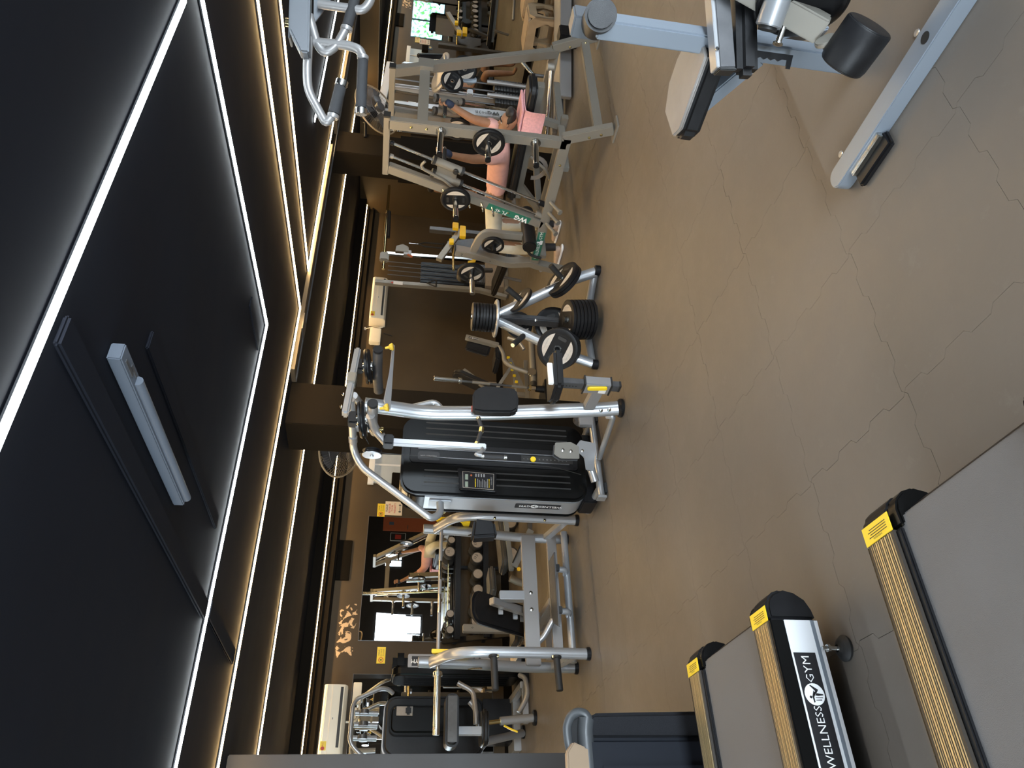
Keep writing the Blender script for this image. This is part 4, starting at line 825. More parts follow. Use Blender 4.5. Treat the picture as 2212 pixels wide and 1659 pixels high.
# ================================================================ GUIDED SMITH MACHINE (plate loaded)
t = thing('smith_machine', (5.7, 4.2, 0), 'silver guided press machine with green labels, the man lying inside it', 'exercise machine')
def sq(a, b, w_=.062, d=.085, up=(1, 0, 0), m='pale_paint', nm='frame_bar', bv=.005): return P(t, nm, MB().beam(a, b, d, w_, up), m, bv)
XA = 5.10
# frame nearest the camera
sq((XA, 3.51, .02), (XA, 3.66, .40), nm='front_leg'); P(t, 'foot_plate', MB().bb((XA-.07, 3.43, 0), (XA+.07, 3.60, .014)), 'pale_paint', .003)
sq((XA, 3.70, .36), (XA, 3.705, 1.80), nm='front_post')
P(t, 'top_rail', MB().bb((XA-.031, 3.64, 1.785), (XA+.031, 4.20, 1.835)), 'pale_paint', .004); P(t, 'post_cap', MB().bb((XA-.033, 3.628, 1.783), (XA+.033, 3.642, 1.837)), 'ink')
sq((XA, 4.14, 1.79), (XA, 4.58, .39), nm='slanted_post', d=.082)
sq((XA, 3.64, .375), (XA, 5.10, .375), up=(1, 0, 0), d=.085, nm='base_rail')
for d0 in (.0, -.13):
    a, b = V((XA, 4.02+d0, 1.78)), V((XA, 4.50+d0*1.05, .40))
    P(t, 'guide_rod', MB().cyl(a, b, .012, n=12), 'chrome'); P(t, 'rod_bush', MB().cyl(b, b.lerp(a, .05), .026, n=16).cyl(a, a.lerp(b, .02), .020, n=12), 'black_plastic' if d0 else 'pale_paint')
# rear tower on the same rail
P(t, 'rear_tower', MB().tube([(XA, 5.02, 1.14), (XA, 5.04, .98), (XA, 5.12, .62), (XA, 5.08, .40), (XA, 5.10, .36), (XA, 5.17, .02)], .04, rect=(.07, .085), fil=.06), 'pale_paint', .005)
P(t, 'tower_cap', MB().bb((XA-.037, 4.975, 1.135), (XA+.037, 5.06, 1.15)), 'ink', .003)
P(t, 'tower_arm', MB().tube([(XA, 5.05, .98), (XA+.02, 4.86, .93), (XA+.04, 4.80, .88), (XA+.04, 4.80, .50)], .035, rect=(.055, .065), fil=.10), 'pale_paint', .005)
text(t, '2', (XA-.046, 5.03, 1.075), (0, 0, 1), (0, 1, 0), .035, 'ink'); wellness(t, (XA-.040, 5.085, .79), (0, -.28, 1), (0, 1, .28), .012)
text(t, 'WG', (XA-.043, 4.515, .60), (0, -.31, 1), (0, 1, .31), .05, 'white', bold=.04); text(t, 'PL 45', (XA-.043, 4.456, .79), (0, -.31, 1), (0, 1, .31), .036, 'white')
P(t, 'green_label', MB().beam((XA-.0325, 4.541, .515), (XA-.0325, 4.415, .915), .002, .066, (0, 1, .31)), 'green', label='green label reading WGPL45')
P(t, 'green_label', MB().bb((XA-.0335, 4.66, .342), (XA-.0315, 5.02, .408)), 'green', label='green label reading WELLNESS GYM')
text(t, 'WELLNESS', (XA-.0345, 4.90, .375), (0, -1, 0), Z_, .030, 'white'); text(t, 'GYM', (XA-.0345, 4.705, .375), (0, -1, 0), Z_, .032, 'white')
P(t, 'trefoil', MB().prism([(-.026, -.022), (.0, .028), (.026, -.022)], (XA-.0345, 4.785, .37), (0, -1, 0), (0, 0, 1), .0008).lathe((XA-.0350, 4.80, .365), (-1, 0, 0), [(0, .011), (.001, .011)], 12).lathe((XA-.0350, 4.77, .365), (-1, 0, 0), [(0, .011), (.001, .011)], 12).lathe((XA-.0350, 4.785, .392), (-1, 0, 0), [(0, .011), (.001, .011)], 12), 'white')
for p in ((3.90, .375), (3.60, .20), (3.56, .11), (3.70, 1.62), (3.70, 1.50), (4.47, .72)): bolt(t, (XA-.031, p[0], p[1]), (-1, 0, 0), .009, 'brass')
for y, z in ((4.30, .375), (4.42, .365), (4.55, .36)):
    P(t, 'band_peg', MB().cyl((XA-.03, y, z), (XA-.17, y-.02, z-.07), .016, n=14).cyl((XA-.165, y-.019, z-.068), (XA-.18, y-.021, z-.075), .024, n=14), 'pale_paint', .002)
for y, z in ((4.34, 1.30), (4.40, 1.08), (4.47, .86), (4.37, 1.18), (4.43, .96)): P(t, 'stop_hook', MB().tube([(XA-.02, y-.05, z+.02), (XA-.07, y-.02, z), (XA-.06, y+.03, z-.01)], .008, 8, .02), 'chrome')
# carriages with handles
def carriage(xa, xb, z, s, yb=4.50):
    cs = []
    for d0 in (-.13, 0):
        a, b = V((xa, 4.02+d0, 1.78)), V((xb, yb+d0*1.05, .40)); q = lambda zz: a.lerp(b, (1.78-zz)/1.38)
        P(t, 'carriage_sleeve', MB().cyl(q(z+.115), q(z-.125), .034, n=20), 'pale_paint', .004, label='sliding carriage sleeve'); cs.append(q(z))
        for zz in (z+.115, z-.125): P(t, 'sleeve_ring', MB().cyl(q(zz+.012), q(zz-.012), .037, n=20), 'ink')
    P(t, 'carriage_web', MB().beam(cs[0], cs[1], .02, .17), 'pale_paint', .003); c_ = cs[0].lerp(cs[1], .3)
    P(t, 'stop_knob', MB().lathe(c_+V((-s*.03 if s < 0 else -.03, -.02, -.07)), (-1, 0, 0), [(0, .02), (.02, .026), (.03, .02)], 16), 'ink')
    P(t, 'press_handle', MB().cyl(c_+V((0, -.03, .03)), c_+V((s*.24, -.03, .03)), .014, n=14), 'chrome'); P(t, 'press_grip', MB().cyl(c_+V((s*.07, -.03, .03)), c_+V((s*.21, -.03, .03)), .019, n=14), 'rubber')
carriage(XA, XA, 1.30, 1)
P(t, 'catch_hook', MB().tube([(XA-.04, 4.28, 1.20), (XA-.05, 4.17, 1.32), (XA-.05, 4.08, 1.50), (XA-.05, 4.04, 1.52), (XA-.05, 4.00, 1.49)], .012, 8, .03), 'pale_paint')
for z in (1.385, 1.005, .62): P(t, 'storage_horn', MB().cyl((XA-.03, 3.705, z), (XA-.29, 3.72, z+.005), .024, n=18).cyl((XA-.03, 3.705, z), (XA-.045, 3.705, z), .042, n=18), 'chrome', .002); cap(t, (XA-.29, 3.72, z+.005), (XA-.31, 3.721, z+.005), .024, name='horn_cap')
P(t, 'storage_horn', MB().cyl((XA-.03, 4.30, 1.21), (XA-.34, 4.31, 1.20), .024, n=18), 'chrome', .002); cap(t, (XA-.34, 4.31, 1.20), (XA-.36, 4.31, 1.20), .024, name='horn_cap')
P(t, 'tower_horn', MB().cyl((XA-.03, 4.80, .82), (XA-.17, 4.82, .80), .022, n=16), 'black_plastic', .002); P(t, 'tower_horn', MB().cyl((XA-.03, 5.17, .97), (XA-.38, 5.19, .955), .024, n=16), 'chrome', .002)
P(t, 'knee_roller', MB().cyl((XA-.12, 4.78, .475), (XA+.42, 4.82, .475), .065, n=24), 'black_vinyl', .01, label='black knee roller'); P(t, 'pedal_handle', MB().tube([(XA-.02, 4.86, .50), (XA-.06, 4.93, .44), (XA-.06, 4.96, .33)], .014, 8, .02), 'ink')
# far frame (its foot splays outwards)
XB, XT = 6.42, 5.80
P(t, 'foot_plate', MB().bb((XB-.04, 3.43, 0), (XB+.10, 3.60, .014)), 'pale_paint', .003)
sq((6.46, 3.51, .02), (6.42, 3.66, .40), nm='front_leg'); sq((6.42, 3.70, .36), (XT, 3.705, 1.80), up=(0, 0, 1) if 0 else (1, 0, .4), nm='front_post')
P(t, 'top_rail', MB().bb((XT-.031, 3.66, 1.785), (XT+.031, 4.20, 1.835)), 'pale_paint', .004); P(t, 'post_cap', MB().bb((XT-.033, 3.648, 1.783), (XT+.033, 3.662, 1.837)), 'ink')
sq((XT, 4.12, 1.79), (6.42, 4.56, .39), up=(1, 0, .4), nm='slanted_post'); sq((6.44, 3.66, .375), (6.44, 5.0, .375), nm='base_rail')
for d0 in (0, -.13):
    a, b = V((XT, 4.02+d0, 1.78)), V((6.38, 4.48+d0, .40)); P(t, 'guide_rod', MB().cyl(a, b, .012, n=12), 'chrome'); P(t, 'rod_bush', MB().cyl(b, b.lerp(a, .05), .026, n=14), 'black_plastic')
carriage(XT, 6.38, 1.31, -1, 4.48)
for p in ((3.62, .25), (3.56, .12)): bolt(t, (6.40, p[0], p[1]), (-1, 0, 0), .009, 'brass')
sq((XA+.02, 3.72, 1.535), (5.94, 3.72, 1.54), w_=.085, d=.05, up=(0, 0, 1), nm='cross_beam'); P(t, 'beam_bracket', MB().bb((5.86, 3.66, 1.47), (5.99, 3.70, 1.60)), 'pale_paint', .003)
sq((XA+.02, 3.585, .12), (6.44, 3.585, .12), w_=.075, d=.05, up=(0, 0, 1), nm='foot_cross_beam'); sq((XA, 5.0, .30), (6.42, 5.0, .30), w_=.06, d=.05, up=(0, 0, 1), nm='rear_cross_beam'); sq((5.15, 4.0, .30), (6.4, 4.0, .30), w_=.06, d=.05, up=(0, 0, 1), nm='rear_cross_beam')
# bench inside it
P(t, 'bench_pad', MB().prism(rrect(.28, 1.24, .06), (5.76, 4.21, .585), (1, 0, 0), (0, 1, 0), .075), 'black_vinyl', .022, seg=3, label='long black bench pad'); P(t, 'pad_frame', MB().bb((5.72, 3.62, .52), (5.80, 4.85, .585)), 'pale_paint', .005)
P(t, 'bench_leg', MB().beam((5.76, 4.72, .54), (5.76, 4.98, .32), .06, .06, (1, 0, 0)), 'pale_paint', .005); P(t, 'bench_leg', MB().beam((5.76, 3.95, .54), (5.76, 4.0, .32), .06, .06, (1, 0, 0)), 'pale_paint', .005)
P(t, 'adjust_quadrant', MB().ring([[V((5.70, 4.45+math.sin(a)*r, .47-math.cos(a)*r)) for r in (.10, .14)]+[V((5.71, 4.45+math.sin(a)*r, .47-math.cos(a)*r)) for r in (.14, .10)] for a in [i*PI/10-.5*PI for i in range(11)]]), 'silver')
P(t, 'front_cylinder', MB().cyl((6.25, 3.78, .40), (5.95, 4.25, .36), .022, n=14), 'chrome'); P(t, 'cylinder_end', MB().lathe((6.27, 3.76, .41), (0, 0, 1), [(-.03, .035), (.03, .035)], 16), 'pale_paint', .003)
P(t, 'lever', MB().tube([(5.70, 4.32, .52), (5.66, 4.42, .36), (5.66, 4.52, .30)], .013, 8, .03), 'pale_paint'); P(t, 'lever_knob', MB().lathe((5.66, 4.52, .30), (0, .6, -.5), [(0, .012), (.015, .02), (.03, .012)], 12), 'brass')
P(t, 'floor_beam', MB().beam((5.76, 3.9, .28), (5.76, 5.0, .28), .06, .06), 'pale_paint', .005)
P(t, 'back_stay', MB().tube([(6.44, 5.0, .38), (6.44, 5.12, .02)], .035, 10), 'pale_paint')
# plates hanging on it
g_ = 'small plates hung on the guided press machine'
plate((XA-.10, 3.708, 1.003), (-1, .05, 0), .130, .032, 'grey-faced plate on the front post horn beside the pink-shirted man', None, 1.1)
plate((XA-.12, 4.302, 1.207), (-1, .03, 0), .128, .032, 'grey-faced plate on the slanted post of the guided press', None, .1)
plate((XA-.10, 4.81, .812), (-1, .1, 0), .105, .030, 'grey-faced plate on the curved arm of the rear tower', None, 1.0)
plate((XA-.12, 5.178, .967), (-1, .05, 0), .128, .032, 'grey-faced plate on the rear tower horn with collar clip', None, .8)
plate((6.02, 4.35, 1.20), (-1, .1, 0), .13, .032, 'dark plate on the far side carriage of the guided press', None, .4)
plate((6.35, 3.9, 1.55), (-1, .2, 0), .13, .03, 'dark plate on a far horn behind the guided press', None, .4) if 0 else None

# ================================================================ PEOPLE
def skinmesh(par, name, J, E, m, sub=2, root=0, label=None):
    off = OFF[par] if par is not None else V((0, 0, 0))
    me = bpy.data.meshes.new(name); me.from_pydata([tuple(V(p)-off) for p, r in J], E, []); ob = bpy.data.objects.new(name, me); C.objects.link(ob)
    md = ob.modifiers.new('s', 'SKIN'); md.use_smooth_shade = True
    for i, (p, r) in enumerate(J):
        rr = r if isinstance(r, tuple) else (r, r); me.skin_vertices[0].data[i].radius = rr; me.skin_vertices[0].data[i].use_root = (i == root)
    sb = ob.modifiers.new('b', 'SUBSURF'); sb.levels = sub; sb.render_levels = sub
    dg = bpy.context.evaluated_depsgraph_get(); dg.update(); nm = bpy.data.meshes.new_from_object(ob.evaluated_get(dg)); ob.modifiers.clear(); ob.data = nm
    nm.materials.clear(); nm.materials.append(M[m]); nm.shade_smooth(); nm.name = name
    if par is not None: ob.parent = par
    OFF[ob] = off; return setp(ob, label)
def hand(par, w_, d, n_, side, m='skin', L=.085):
    """four curled fingers and a thumb from wrist w_, d = direction of the hand, n_ = palm normal (fingers curl towards it)"""
    w_, d, n_ = V(w_), V(d).normalized(), V(n_).normalized(); s = d.cross(n_).normalized()*side
    J = [(w_, .022), (w_+d*.045, (.034, .018)), (w_+d*L, (.036, .016))]; E = [(0, 1), (1, 2)]
    skinmesh(par, 'palm', J, E, m, 2)
    for k in range(4):
        b = w_+d*(L-.012)+s*(-.030+.020*k); ln = (.9, 1.05, 1, .8)[k]
        q = [b, b+d*.028*ln+n_*.006, b+d*.038*ln+n_*.030*ln, b+d*.018+n_*.045*ln]
        skinmesh(par, 'finger', [(q[0], .0098), (q[1], .0092), (q[2], .0085), (q[3], .007)], [(0, 1), (1, 2), (2, 3)], m, 1)
    b = w_+d*.035-s*.026; skinmesh(par, 'thumb', [(b, .012), (b-s*.018+d*.02+n_*.015, .0105), (b-s*.008+d*.035+n_*.035, .0085)], [(0, 1), (1, 2)], m, 1)
man = thing('person', (5.74, 4.4, .66), 'man in pink t-shirt and pale trousers lying on his back, arms pressing upwards', 'person')
c = 5.74
# one continuous body: torso, neck, head, arms, legs
J = [((c, 4.86, .775), (.15, .095)), ((c, 4.68, .775), (.135, .09)), ((c, 4.48, .79), (.15, .10)), ((c, 4.30, .80), (.165, .10)), ((c, 4.20, .80), (.09, .07)),
     ((c, 4.12, .80), .055), ((c, 4.055, .79), (.066, .075)), ((c, 3.985, .765), (.074, .085)), ((c, 3.93, .75), (.060, .066)),
     ((c-.17, 4.25, .815), .062), ((c-.235, 4.235, .86), .052), ((c-.34, 4.20, 1.08), .042), ((c-.415, 4.12, 1.265), .030), ((c-.42, 4.11, 1.30), .026),
     ((c+.17, 4.25, .815), .062), ((c+.235, 4.235, .86), .052), ((c+.20, 4.17, 1.08), .042), ((c+.20, 4.07, 1.265), .030), ((c+.20, 4.05, 1.30), .026),
     ((c-.09, 4.93, .77), (.085, .085)), ((c-.13, 5.15, .74), .075), ((c-.17, 5.36, .69), .062), ((c-.17, 5.36, .45), .055), ((c-.17, 5.32, .17), .036),
     ((c+.09, 4.93, .77), (.085, .085)), ((c+.13, 5.15, .74), .075), ((c+.17, 5.36, .69), .062), ((c+.17, 5.36, .45), .055), ((c+.17, 5.32, .17), .036)]
E = [(0, 1), (1, 2), (2, 3), (3, 4), (4, 5), (5, 6), (6, 7), (7, 8), (3, 9), (9, 10), (10, 11), (11, 12), (12, 13), (3, 14), (14, 15), (15, 16), (16, 17), (17, 18), (0, 19), (19, 20), (20, 21), (21, 22), (22, 23), (0, 24), (24, 25), (25, 26), (26, 27), (27, 28)]
skinmesh(man, 'body', J, E, 'skin', 2)
# face (he looks up): nose, brow, lips, eyes, ear
skinmesh(man, 'nose', [((c, 4.005, .845), .008), ((c, 4.030, .862), .011), ((c, 4.040, .850), .013)], [(0, 1), (1, 2)], 'skin', 1)
P(man, 'brow', MB().tube([(c-.045, 3.995, .838), (c-.022, 3.988, .848), (c-.006, 3.996, .849)], .005, 6).tube([(c+.045, 3.995, .838), (c+.022, 3.988, .848), (c+.006, 3.996, .849)], .005, 6), 'hair')
P(man, 'eye', MB().lathe((c-.027, 4.008, .838), (0, .1, 1), [(0, .012), (.005, .009), (.007, .003)], 12), 'white'); P(man, 'eye', MB().lathe((c+.027, 4.008, .838), (0, .1, 1), [(0, .012), (.005, .009), (.007, .003)], 12), 'white')
P(man, 'pupil', MB().lathe((c-.027, 4.008, .8445), (0, .1, 1), [(0, .004), (.001, .003)], 8).lathe((c+.027, 4.008, .8445), (0, .1, 1), [(0, .004), (.001, .003)], 8), 'ink')
skinmesh(man, 'lips', [((c-.018, 4.064, .846), .005), ((c, 4.064, .852), .007), ((c+.018, 4.064, .846), .005)], [(0, 1), (1, 2)], 'skin', 1)
for s in (-1, 1): skinmesh(man, 'ear', [((c+s*.074, 4.02, .785), (.012, .012)), ((c+s*.082, 4.00, .79), (.016, .010)), ((c+s*.076, 3.985, .785), (.012, .010))], [(0, 1), (1, 2)], 'skin', 1)
skinmesh(man, 'hair', [((c, 4.05, .738), (.062, .045)), ((c, 3.975, .748), (.082, .078)), ((c, 3.915, .768), (.072, .074)), ((c, 3.905, .81), (.058, .042)), ((c, 3.965, .79), (.081, .048))], [(0, 1), (1, 2), (2, 3), (1, 4)], 'hair', 2, label='short black hair')
skinmesh(man, 'beard', [((c-.06, 4.06, .79), .018), ((c-.035, 4.095, .82), .020), ((c, 4.105, .832), .022), ((c+.035, 4.095, .82), .020), ((c+.06, 4.06, .79), .018)], [(0, 1), (1, 2), (2, 3), (3, 4)], 'hair', 1)
skinmesh(man, 't_shirt', [((c, 4.84, .775), (.165, .110)), ((c, 4.66, .78), (.150, .108)), ((c, 4.48, .795), (.165, .115)), ((c, 4.30, .805), (.178, .112)), ((c, 4.19, .805), (.085, .075)),
     ((c-.17, 4.255, .82), .078), ((c-.245, 4.235, .88), .068), ((c-.29, 4.22, .975), .062), ((c+.17, 4.255, .82), .078), ((c+.245, 4.235, .88), .068), ((c+.235, 4.215, .975), .062)],
     [(0, 1), (1, 2), (2, 3), (3, 4), (3, 5), (5, 6), (6, 7), (3, 8), (8, 9), (9, 10)], 'pink', 2, label='pink short-sleeved t-shirt')
skinmesh(man, 'trousers', [((c, 4.85, .775), (.160, .104)), ((c-.09, 4.95, .77), (.096, .096)), ((c-.135, 5.16, .745), .088), ((c-.172, 5.37, .70), .076), ((c-.172, 5.375, .45), .068), ((c-.17, 5.33, .20), .060),
     ((c+.09, 4.95, .77), (.096, .096)), ((c+.135, 5.16, .745), .088), ((c+.172, 5.37, .70), .076), ((c+.172, 5.375, .45), .068), ((c+.17, 5.33, .20), .060)], [(0, 1), (1, 2), (2, 3), (3, 4), (4, 5), (0, 6), (6, 7), (7, 8), (8, 9), (9, 10)], 'pants', 2, label='pale off-white trousers')
for s in (-1, 1):
    skinmesh(man, 'shoe', [((c+s*.17, 5.29, .06), (.040, .045)), ((c+s*.175, 5.36, .05), (.045, .040)), ((c+s*.18, 5.48, .04), (.042, .026)), ((c+s*.18, 5.54, .036), (.03, .018))], [(0, 1), (1, 2), (2, 3)], 'shoe', 2, label='worn pale training shoe'); P(man, 'shoe_sole', MB().prism([(p[0], p[1]) for p in rrect(.09, .30, .04)], (c+s*.177, 5.41, .004), (1, 0, 0), (0, 1, 0), .02), 'white', .006)
    P(man, 'sock', MB().cyl((c+s*.17, 5.32, .20), (c+s*.172, 5.30, .08), .042, .038), 'black_cloth')
for s, wx in ((-1, c-.42), (1, c+.20)):
    dy = 0 if s < 0 else -.06
    skinmesh(man, 'glove', [((wx, 4.125+dy, 1.255), .036), ((wx, 4.105+dy, 1.30), (.040, .036)), ((wx, 4.085+dy, 1.345), (.044, .034))], [(0, 1), (1, 2)], 'glove', 1, label='dark blue training glove')
    hand(man, (wx, 4.115+dy, 1.285), (0, -.15, 1), (0, .3 if 0 else -.95, .1), s, 'skin')
tw = thing('towel', (5.76, 3.9, .66), 'pink towel folded over the head end of the bench', 'towel')
g = MB(); secs = [(-.175, .50), (-.172, .62), (-.155, .668), (-.08, .676), (.08, .676), (.155, .668), (.172, .62), (.175, .53)]
g.ring([[V((5.76+x, y, z+random.uniform(-.004, .004))) for x, z in secs]+[V((5.76+x*.97, y, z-.012)) for x, z in reversed(secs)] for y in (3.79, 3.87, 3.95, 4.03, 4.10)])
P(tw, 'towel_cloth', g, 'towel', sharp=60); P(tw, 'towel_fold', MB().bb((5.60, 3.79, .676), (5.92, 4.02, .694)), 'towel', .006)
# second person, seated behind the right-hand column, bare legs seen in the mirror
sp = thing('person', (8.2, 7.7, .45), 'seated person in black with bare lower legs, seen in the right wall mirror', 'person')
c2, y2 = 8.75, 7.40
skinmesh(sp, 'body', [((c2, y2, .55), (.15, .11)), ((c2, y2+.03, .78), (.14, .10)), ((c2, y2+.02, .98), (.17, .10)), ((c2, y2, 1.10), .055), ((c2, y2-.02, 1.20), (.07, .08)), ((c2, y2-.03, 1.28), (.07, .08)),
    ((c2-.19, y2, 1.0), .05), ((c2-.24, y2-.05, .75), .042), ((c2-.12, y2-.28, .66), .03), ((c2+.19, y2, 1.0), .05), ((c2+.24, y2-.05, .75), .042), ((c2+.12, y2-.28, .66), .03),
    ((c2-.09, y2-.12, .54), .08), ((c2-.16, y2-.42, .52), .062), ((c2-.14, y2-.44, .27), .052), ((c2-.12, y2-.46, .06), .034), ((c2-.13, y2-.58, .035), .028),
    ((c2+.09, y2-.12, .54), .08), ((c2+.16, y2-.42, .52), .062), ((c2+.14, y2-.44, .27), .052), ((c2+.12, y2-.46, .06), .034), ((c2+.13, y2-.58, .035), .028)],
    [(0, 1), (1, 2), (2, 3), (3, 4), (4, 5), (2, 6), (6, 7), (7, 8), (2, 9), (9, 10), (10, 11), (0, 12), (12, 13), (13, 14), (14, 15), (15, 16), (0, 17), (17, 18), (18, 19), (19, 20), (20, 21)], 'skin', 2)
skinmesh(sp, 'black_shirt', [((c2, y2, .60), (.165, .125)), ((c2, y2+.03, .80), (.155, .115)), ((c2, y2+.02, .99), (.185, .115)), ((c2-.20, y2, .98), .065), ((c2-.235, y2-.03, .82), .058), ((c2+.20, y2, .98), .065), ((c2+.235, y2-.03, .82), .058)], [(0, 1), (1, 2), (2, 3), (3, 4), (2, 5), (5, 6)], 'black_cloth', 2)
skinmesh(sp, 'black_shorts', [((c2, y2, .55), (.165, .12)), ((c2-.10, y2-.15, .54), .10), ((c2-.15, y2-.33, .535), .088), ((c2+.10, y2-.15, .54), .10), ((c2+.15, y2-.33, .535), .088)], [(0, 1), (1, 2), (0, 3), (3, 4)], 'black_cloth', 2)
skinmesh(sp, 'hair', [((c2, y2-.0, 1.25), (.07, .07)), ((c2, y2-.01, 1.32), (.075, .08)), ((c2, y2-.01, 1.36), (.05, .05))], [(0, 1), (1, 2)], 'hair', 1)
b = thing('flat_bench', (c2, 7.45, 0), 'black flat bench under the seated person seen in the mirror', 'bench')
P(b, 'bench_pad', MB().prism(rrect(.28, .6, .06), (c2, 7.45, .37), (1, 0, 0), (0, 1, 0), .07), 'black_vinyl', .02); P(b, 'bench_frame', MB().bb((c2-.03, 7.2, .30), (c2+.03, 7.7, .37)).bb((c2-.03, 7.22, .0), (c2+.03, 7.28, .32)).bb((c2-.03, 7.62, 0), (c2+.03, 7.68, .32)).bb((c2-.25, 7.6, 0), (c2+.25, 7.68, .05)), 'silver', .004)
# ================================================================ FUNCTIONAL TRAINER WG003B (right, beyond the press)
t = thing('functional_trainer', (7.6, 5.3, 0), 'grey twin-stack trainer with label WG003B beyond the man', 'exercise machine')
P(t, 'side_frame', MB().prism([(.03, 0), (.19, 0), (.13, 1.1), (.08, 1.85), (-.03, 1.85), (-.02, 1.1)], (7.42, 5.21, .05), (1, .05, 0), (0, 0, 1), .06), 'silver', .006, label='grey side frame with WG003B lettering')
text(t, 'WG', (7.485, 5.142, .72), (0, 0, 1), (-1, 0, 0), .055, 'ink', bold=.04); text(t, '003B', (7.475, 5.142, .86), (0, 0, 1), (-1, 0, 0), .050, 'ink')
P(t, 'top_frame', MB().beam((7.20, 5.2, 2.0), (8.6, 5.4, 1.95), .06, .09), 'silver', .006); P(t, 'top_post', MB().beam((7.38, 5.22, 1.95), (7.38, 5.22, .2), .05, .05), 'silver', .005)
P(t, 'frame_post', MB().beam((8.05, 5.35, 1.95), (8.05, 5.35, .03), .07, .07), 'silver', .005); P(t, 'frame_foot', MB().bb((7.2, 5.1, 0), (8.2, 5.18, .05)), 'silver', .005)
for xc in (7.88, 8.14):
    s = MB()
    for k in range(15): s.bb((xc-.11, 5.20, .15+.036*k), (xc+.11, 5.30, .181+.036*k))
    P(t, 'weight_stack', s, 'ink', .002); P(t, 'guide_rod', MB().cyl((xc-.07, 5.25, .1), (xc-.07, 5.25, 1.9), .010, n=10).cyl((xc+.07, 5.25, .1), (xc+.07, 5.25, 1.9), .010, n=10), 'dark_metal')
    P(t, 'rod_sleeve', MB().cyl((xc, 5.18, .12), (xc, 5.18, .78), .026, n=14), 'silver'); P(t, 'stack_block', MB().bb((xc-.06, 5.16, .95), (xc+.05, 5.22, 1.02)), 'silver', .01)
for x, y, z, r in ((8.26, 5.1, 1.35, .15), (7.88, 5.05, 1.36, .16)):
    P(t, 'pulley_disc', MB().lathe((x, y, z), (-.1, -.5, .8), [(-.03, r), (-.01, r*1.02), (.0, r*.8), (.02, r*.78), (.03, r*.3)], 36), 'silver', .003)
P(t, 'cheek_plate', MB().prism(rrect(.14, .26, .05), (7.85, 5.0, 1.06), (1, 0, 0), (0, 0, 1), .014), 'blue_grey_paint', .004); P(t, 'curved_arm', MB().tube([(8.3, 5.1, 1.40), (8.35, 5.08, 1.20), (8.1, 5.0, 1.05), (7.95, 4.98, 1.08)], .026, 12, .1), 'dark_metal')
P(t, 'carriage_arm', MB().beam((8.2, 5.0, 1.62), (8.35, 5.05, 1.30), .05, .07), 'black_plastic', .01); P(t, 'chrome_horn', MB().cyl((8.05, 4.95, 1.45), (7.90, 4.85, 1.28), .026, n=16), 'chrome', .002)
P(t, 'upper_arm', MB().prism([(0, 0), (.52, -.10), (.52, .0), (.03, .03)], (8.05, 5.05, 1.80), (.1, 0, -1), (1, 0, 0), .03), 'bright_silver', .004)
plate((7.93, 4.92, 1.08), (-.6, -.7, -.2), .15, .03, 'dark plate on the upper horn of the grey twin-stack trainer', None, .5); plate((7.62, 4.90, 1.22), (-.4, -.8, -.2), .13, .03, 'dark plate hanging beside the gloved hand on the grey trainer', None, 1.2)
s = P(t, 'warning_sticker', MB().bb((7.09, 5.130, 1.61), (7.21, 5.136, 1.70)), 'yellow', .001, label='small yellow warning sticker'); text(s, 'TOUCH', (7.17, 5.128, 1.655), X_, Z_, .014, 'ink'); P(s, 'hand_symbol', MB().lathe((7.12, 5.129, 1.655), (0, -1, 0), [(0, .022), (.001, .022)], 16), 'red_ink')
# leg press platform with tread plate beyond the press
t = thing('step_platform', (7.4, 4.4, 0), 'long tread-plate step with grey side rail on the floor beyond the press', 'platform')
P(t, 'tread_top', MB().add([(8.35, 3.82, .15), (8.35, 4.25, .15), (6.95, 5.0, .15), (6.78, 4.85, .15), (7.1, 3.98, .15)][:0]+[(9.0, 3.70, .14), (9.0, 4.00, .14), (6.88, 4.72, .14), (6.90, 4.45, .14)], [(0, 1, 2, 3)]).add([(9.0, 3.70, .13), (9.0, 4.00, .13), (6.88, 4.72, .13), (6.90, 4.45, .13)], [(3, 2, 1, 0)]), 'tread_plate')
P(t, 'side_rail', MB().beam((9.1, 3.66, .08), (6.86, 4.43, .08), .05, .12), 'silver', .005); P(t, 'side_rail', MB().beam((9.1, 4.04, .08), (6.86, 4.76, .08), .05, .10), 'silver', .005); P(t, 'end_block', MB().bb((7.25, 3.98, .0), (7.45, 4.12, .20)), 'black_plastic', .01)
